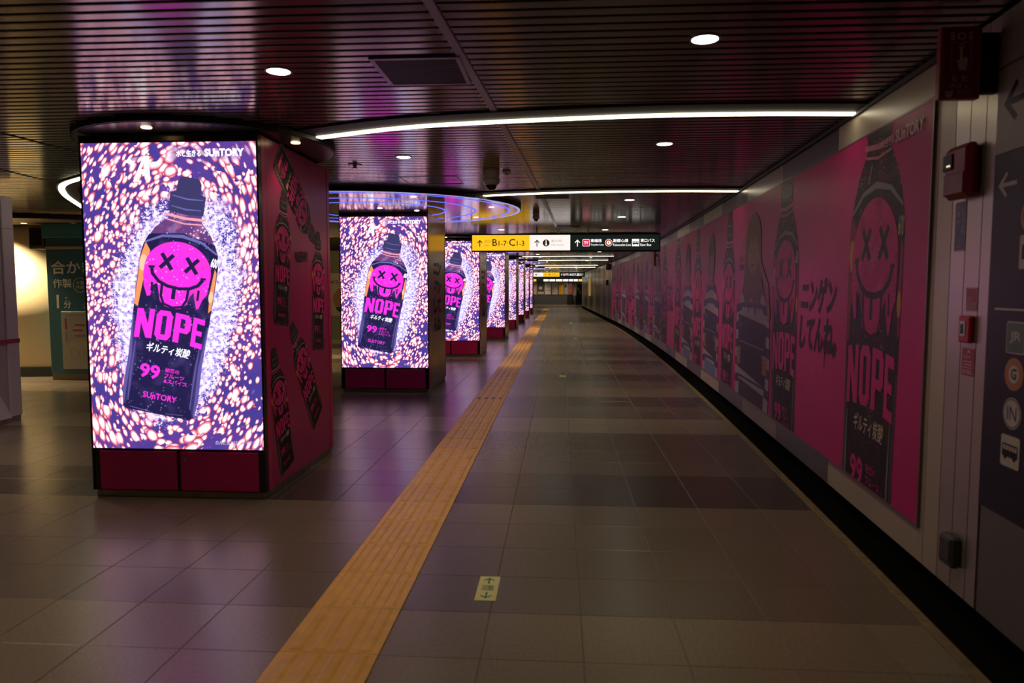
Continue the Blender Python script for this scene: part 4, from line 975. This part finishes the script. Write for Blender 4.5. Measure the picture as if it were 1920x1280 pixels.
# small shop front seen between the first two pillars
t = thing('shop_front', 'pale green and white shop front glimpsed between the first two pillars', 'shop front', (-7.4, 18.3, 0))
MB().box(0, 3.2, 0, .3, 0, .10).build('plinth', mat('shop_plinth', (.30, .24, .16), .5), t); MB().cbox(0, 3.2, .02, .3, .10, .72, .004).build('lower_panel', mat('shop_green', (.13, .15, .09), .5), t)
bp = MB().cbox(0, 3.2, .03, .3, .72, 1.82, .004).build('poster_panel', mat('shop_white', (.40, .36, .28), .5), t); MB().cbox(0, 3.2, .02, .3, 1.82, 2.40, .004).build('upper_panel', mat('shop_green2', (.10, .12, .07), .5), t)
mp = lambda u, v, o: (u, .03 - o, v)
printed('lettering_print', T('¥500', 1.45, 1.55, .5, .09, .01), mp, M_pdark2, bp, .001)
printed('picture_print', shape2d([ell(2.15, 1.15, .62, .42)]), mp, mat('shop_orange', (.30, .13, .03), .5), bp, .001); printed('picture_print', shape2d([ell(2.15, .95, .55, .22, 28, math.pi, 2 * math.pi)]), mp, M_pdark, bp, .002)

# ================================================================= FAR END
M_cols = [('white poster with red bands', (.62, .54, .50), (.45, .25, .03)), ('dark picture poster', (.05, .04, .045), (.5, .4, .35)), ('white poster with red rule', (.66, .60, .58), (.55, .06, .08)), ('pale poster with scattered red marks', (.60, .57, .56), (.5, .14, .16)), ('yellow poster', (.66, .38, .03), (.5, .12, .02)), ('small pale poster with dark figure', (.34, .33, .33), (.03, .03, .03)), ('red poster', (.42, .07, .08), (.6, .45, .42))]
xs = [(-2.40, -1.98), (-1.90, -1.35), (-1.28, -.75), (-.68, -.19), (-.12, .30), (.36, .68), (.73, 1.08)]
for (x0, x1), (l, c, c2) in zip(xs, M_cols):
    t = thing('framed_poster', l + ' on the far end wall', 'poster', (x0, 61.42, .86), 'posters on the far end wall')
    w = x1 - x0
    MB().cbox(0, w, 0, .06, 0, 1.03, .006).build('frame', M_steel, t); MB().box(.015, w - .015, -.004, 0, .015, 1.015).build('sheet', mat('far_' + l.replace(' ', '_'), c, .5), t)
    mp = lambda u, v, o: (u, -.004 - o, v); k = mat('farp_' + l.replace(' ', '_'), c2, .5)
    L = [rect(.06, .30, w - .06, .33), rect(.06, .80, w - .06, .92)] if 'rule' not in l else [rect(.06, .34, w - .06, .38), shape2d([ell(w / 2, .74, .12, .15), ell(w / 2, .74, .10, .13)])]
    if 'dark picture' in l: L = [rect(.03, .03, w - .03, .25), shape2d([ell(w * .45, .55, .16, .14)])]
    if 'scattered' in l: L = [shape2d([ell(random.uniform(.06, w - .06), random.uniform(.1, .95), .03, .04, 10)]) for _ in range(9)]
    if 'figure' in l: L = [shape2d([ell(w * .35, .72, .09, .14)])]
    printed('poster_print', join(*L), mp, k, t, .001)
t = thing('overhead_sign_band', 'narrow lit sign band high on the far end wall', 'sign', (-3.1, 61.3, 1.98))
MB().cbox(0, 5.1, 0, .2, -.02, .20, .005).build('casing', M_blackg, t)
x = .05
for k, (w, m) in enumerate(((1.1, S_y), (.55, S_k), (.5, S_w), (.55, S_w), (.6, S_w), (.5, S_w), (.4, S_w), (.42, S_w), (.42, S_y))):
    MB().box(x, x + w - .06, -.006, 0, 0, .18).build('light_panel', m, t); x += w
t = thing('ceiling_beam_light', 'pale lit edge beam above the far sign band', 'light strip', (0, 58., 0)); MB().box(-4, 1.5, 0, .06, 2.36, 2.40).build('diffuser', M_tube, t); MB().box(-4, 1.5, -.02, .10, 2.40, CZ + .01).build('housing', M_black, t)
t = thing('escalator_side', 'black stair machine beside the right end of the far wall', 'machine', (1.30, 60.6, 0))
mb = MB(); mb.add([(x, y, z) for y in (0, .7) for x, z in ((0, 0), (.62, 0), (.62, 1.75), (.12, 1.75), (.05, .72), (0, .72))], [(0, 1, 2, 3, 4, 5), (11, 10, 9, 8, 7, 6)] + [(i, i + 6, (i + 1) % 6 + 6, (i + 1) % 6) for i in range(6)]); mb.build('body', M_blackg, t)
mb = MB(); mb.add([(.12, -.03, 1.45), (.20, -.03, 1.50), (.48, -.03, .92), (.40, -.03, .88), (.12, 0, 1.45), (.20, 0, 1.50), (.48, 0, .92), (.40, 0, .88)], [(3, 2, 1, 0), (4, 5, 6, 7), (0, 1, 5, 4), (1, 2, 6, 5), (2, 3, 7, 6), (3, 0, 4, 7)]); mb.build('handrail', M_steel, t)
t = thing('litter_bin', 'dark bin against the far end wall', 'bin', (.62, 61.1, 0)); MB().cbox(0, .42, 0, .3, 0, .78, .01).build('body', mat('bin_dark', (.02, .02, .022), .4), t); MB().cbox(-.01, .43, -.01, .31, .78, .82, .006).build('lid', M_blackg, t)
# fittings on the far right wall
t = thing('wall_flag_sign', 'orange vertical flag sign on the wall under the hanging sign end', 'sign', (wallX(16.5), 16.5, 0)); MB().cbox(-.10, -.045, -.01, .03, 1.93, 2.27, .003).build('board', mat('flag_orange', (.50, .20, .02), .45), t); MB().box(-.05, 0, 0, .02, 2.15, 2.2).build('bracket', M_steel, t)
for y, z0, z1, m, l, n in ((34., .95, 2.05, mat('cab_yellow', (.55, .36, .10), .4, emit=(1., .62, .2), es=.25), 'yellow lit poster case on the far right wall', 'poster_case'), (32.2, 1.55, 1.80, M_red, 'dark red alarm box on the wall past the long poster', 'alarm_box')):
    yy = 44. if n == 'poster_case' else y
    t = thing(n, l, 'poster case' if n == 'poster_case' else 'alarm', (wallX(yy), yy, 0)); MB().cbox(-.07, 0, -.5 if n == 'poster_case' else -.12, .5 if n == 'poster_case' else .12, z0, z1, .008).build('case', m, t)
    MB().cbox(-.078, -.068, -.4 if n == 'poster_case' else -.06, .4 if n == 'poster_case' else .06, z0 + .06, z1 - .06, .003).build('face', m if n == 'poster_case' else M_blackg, t)
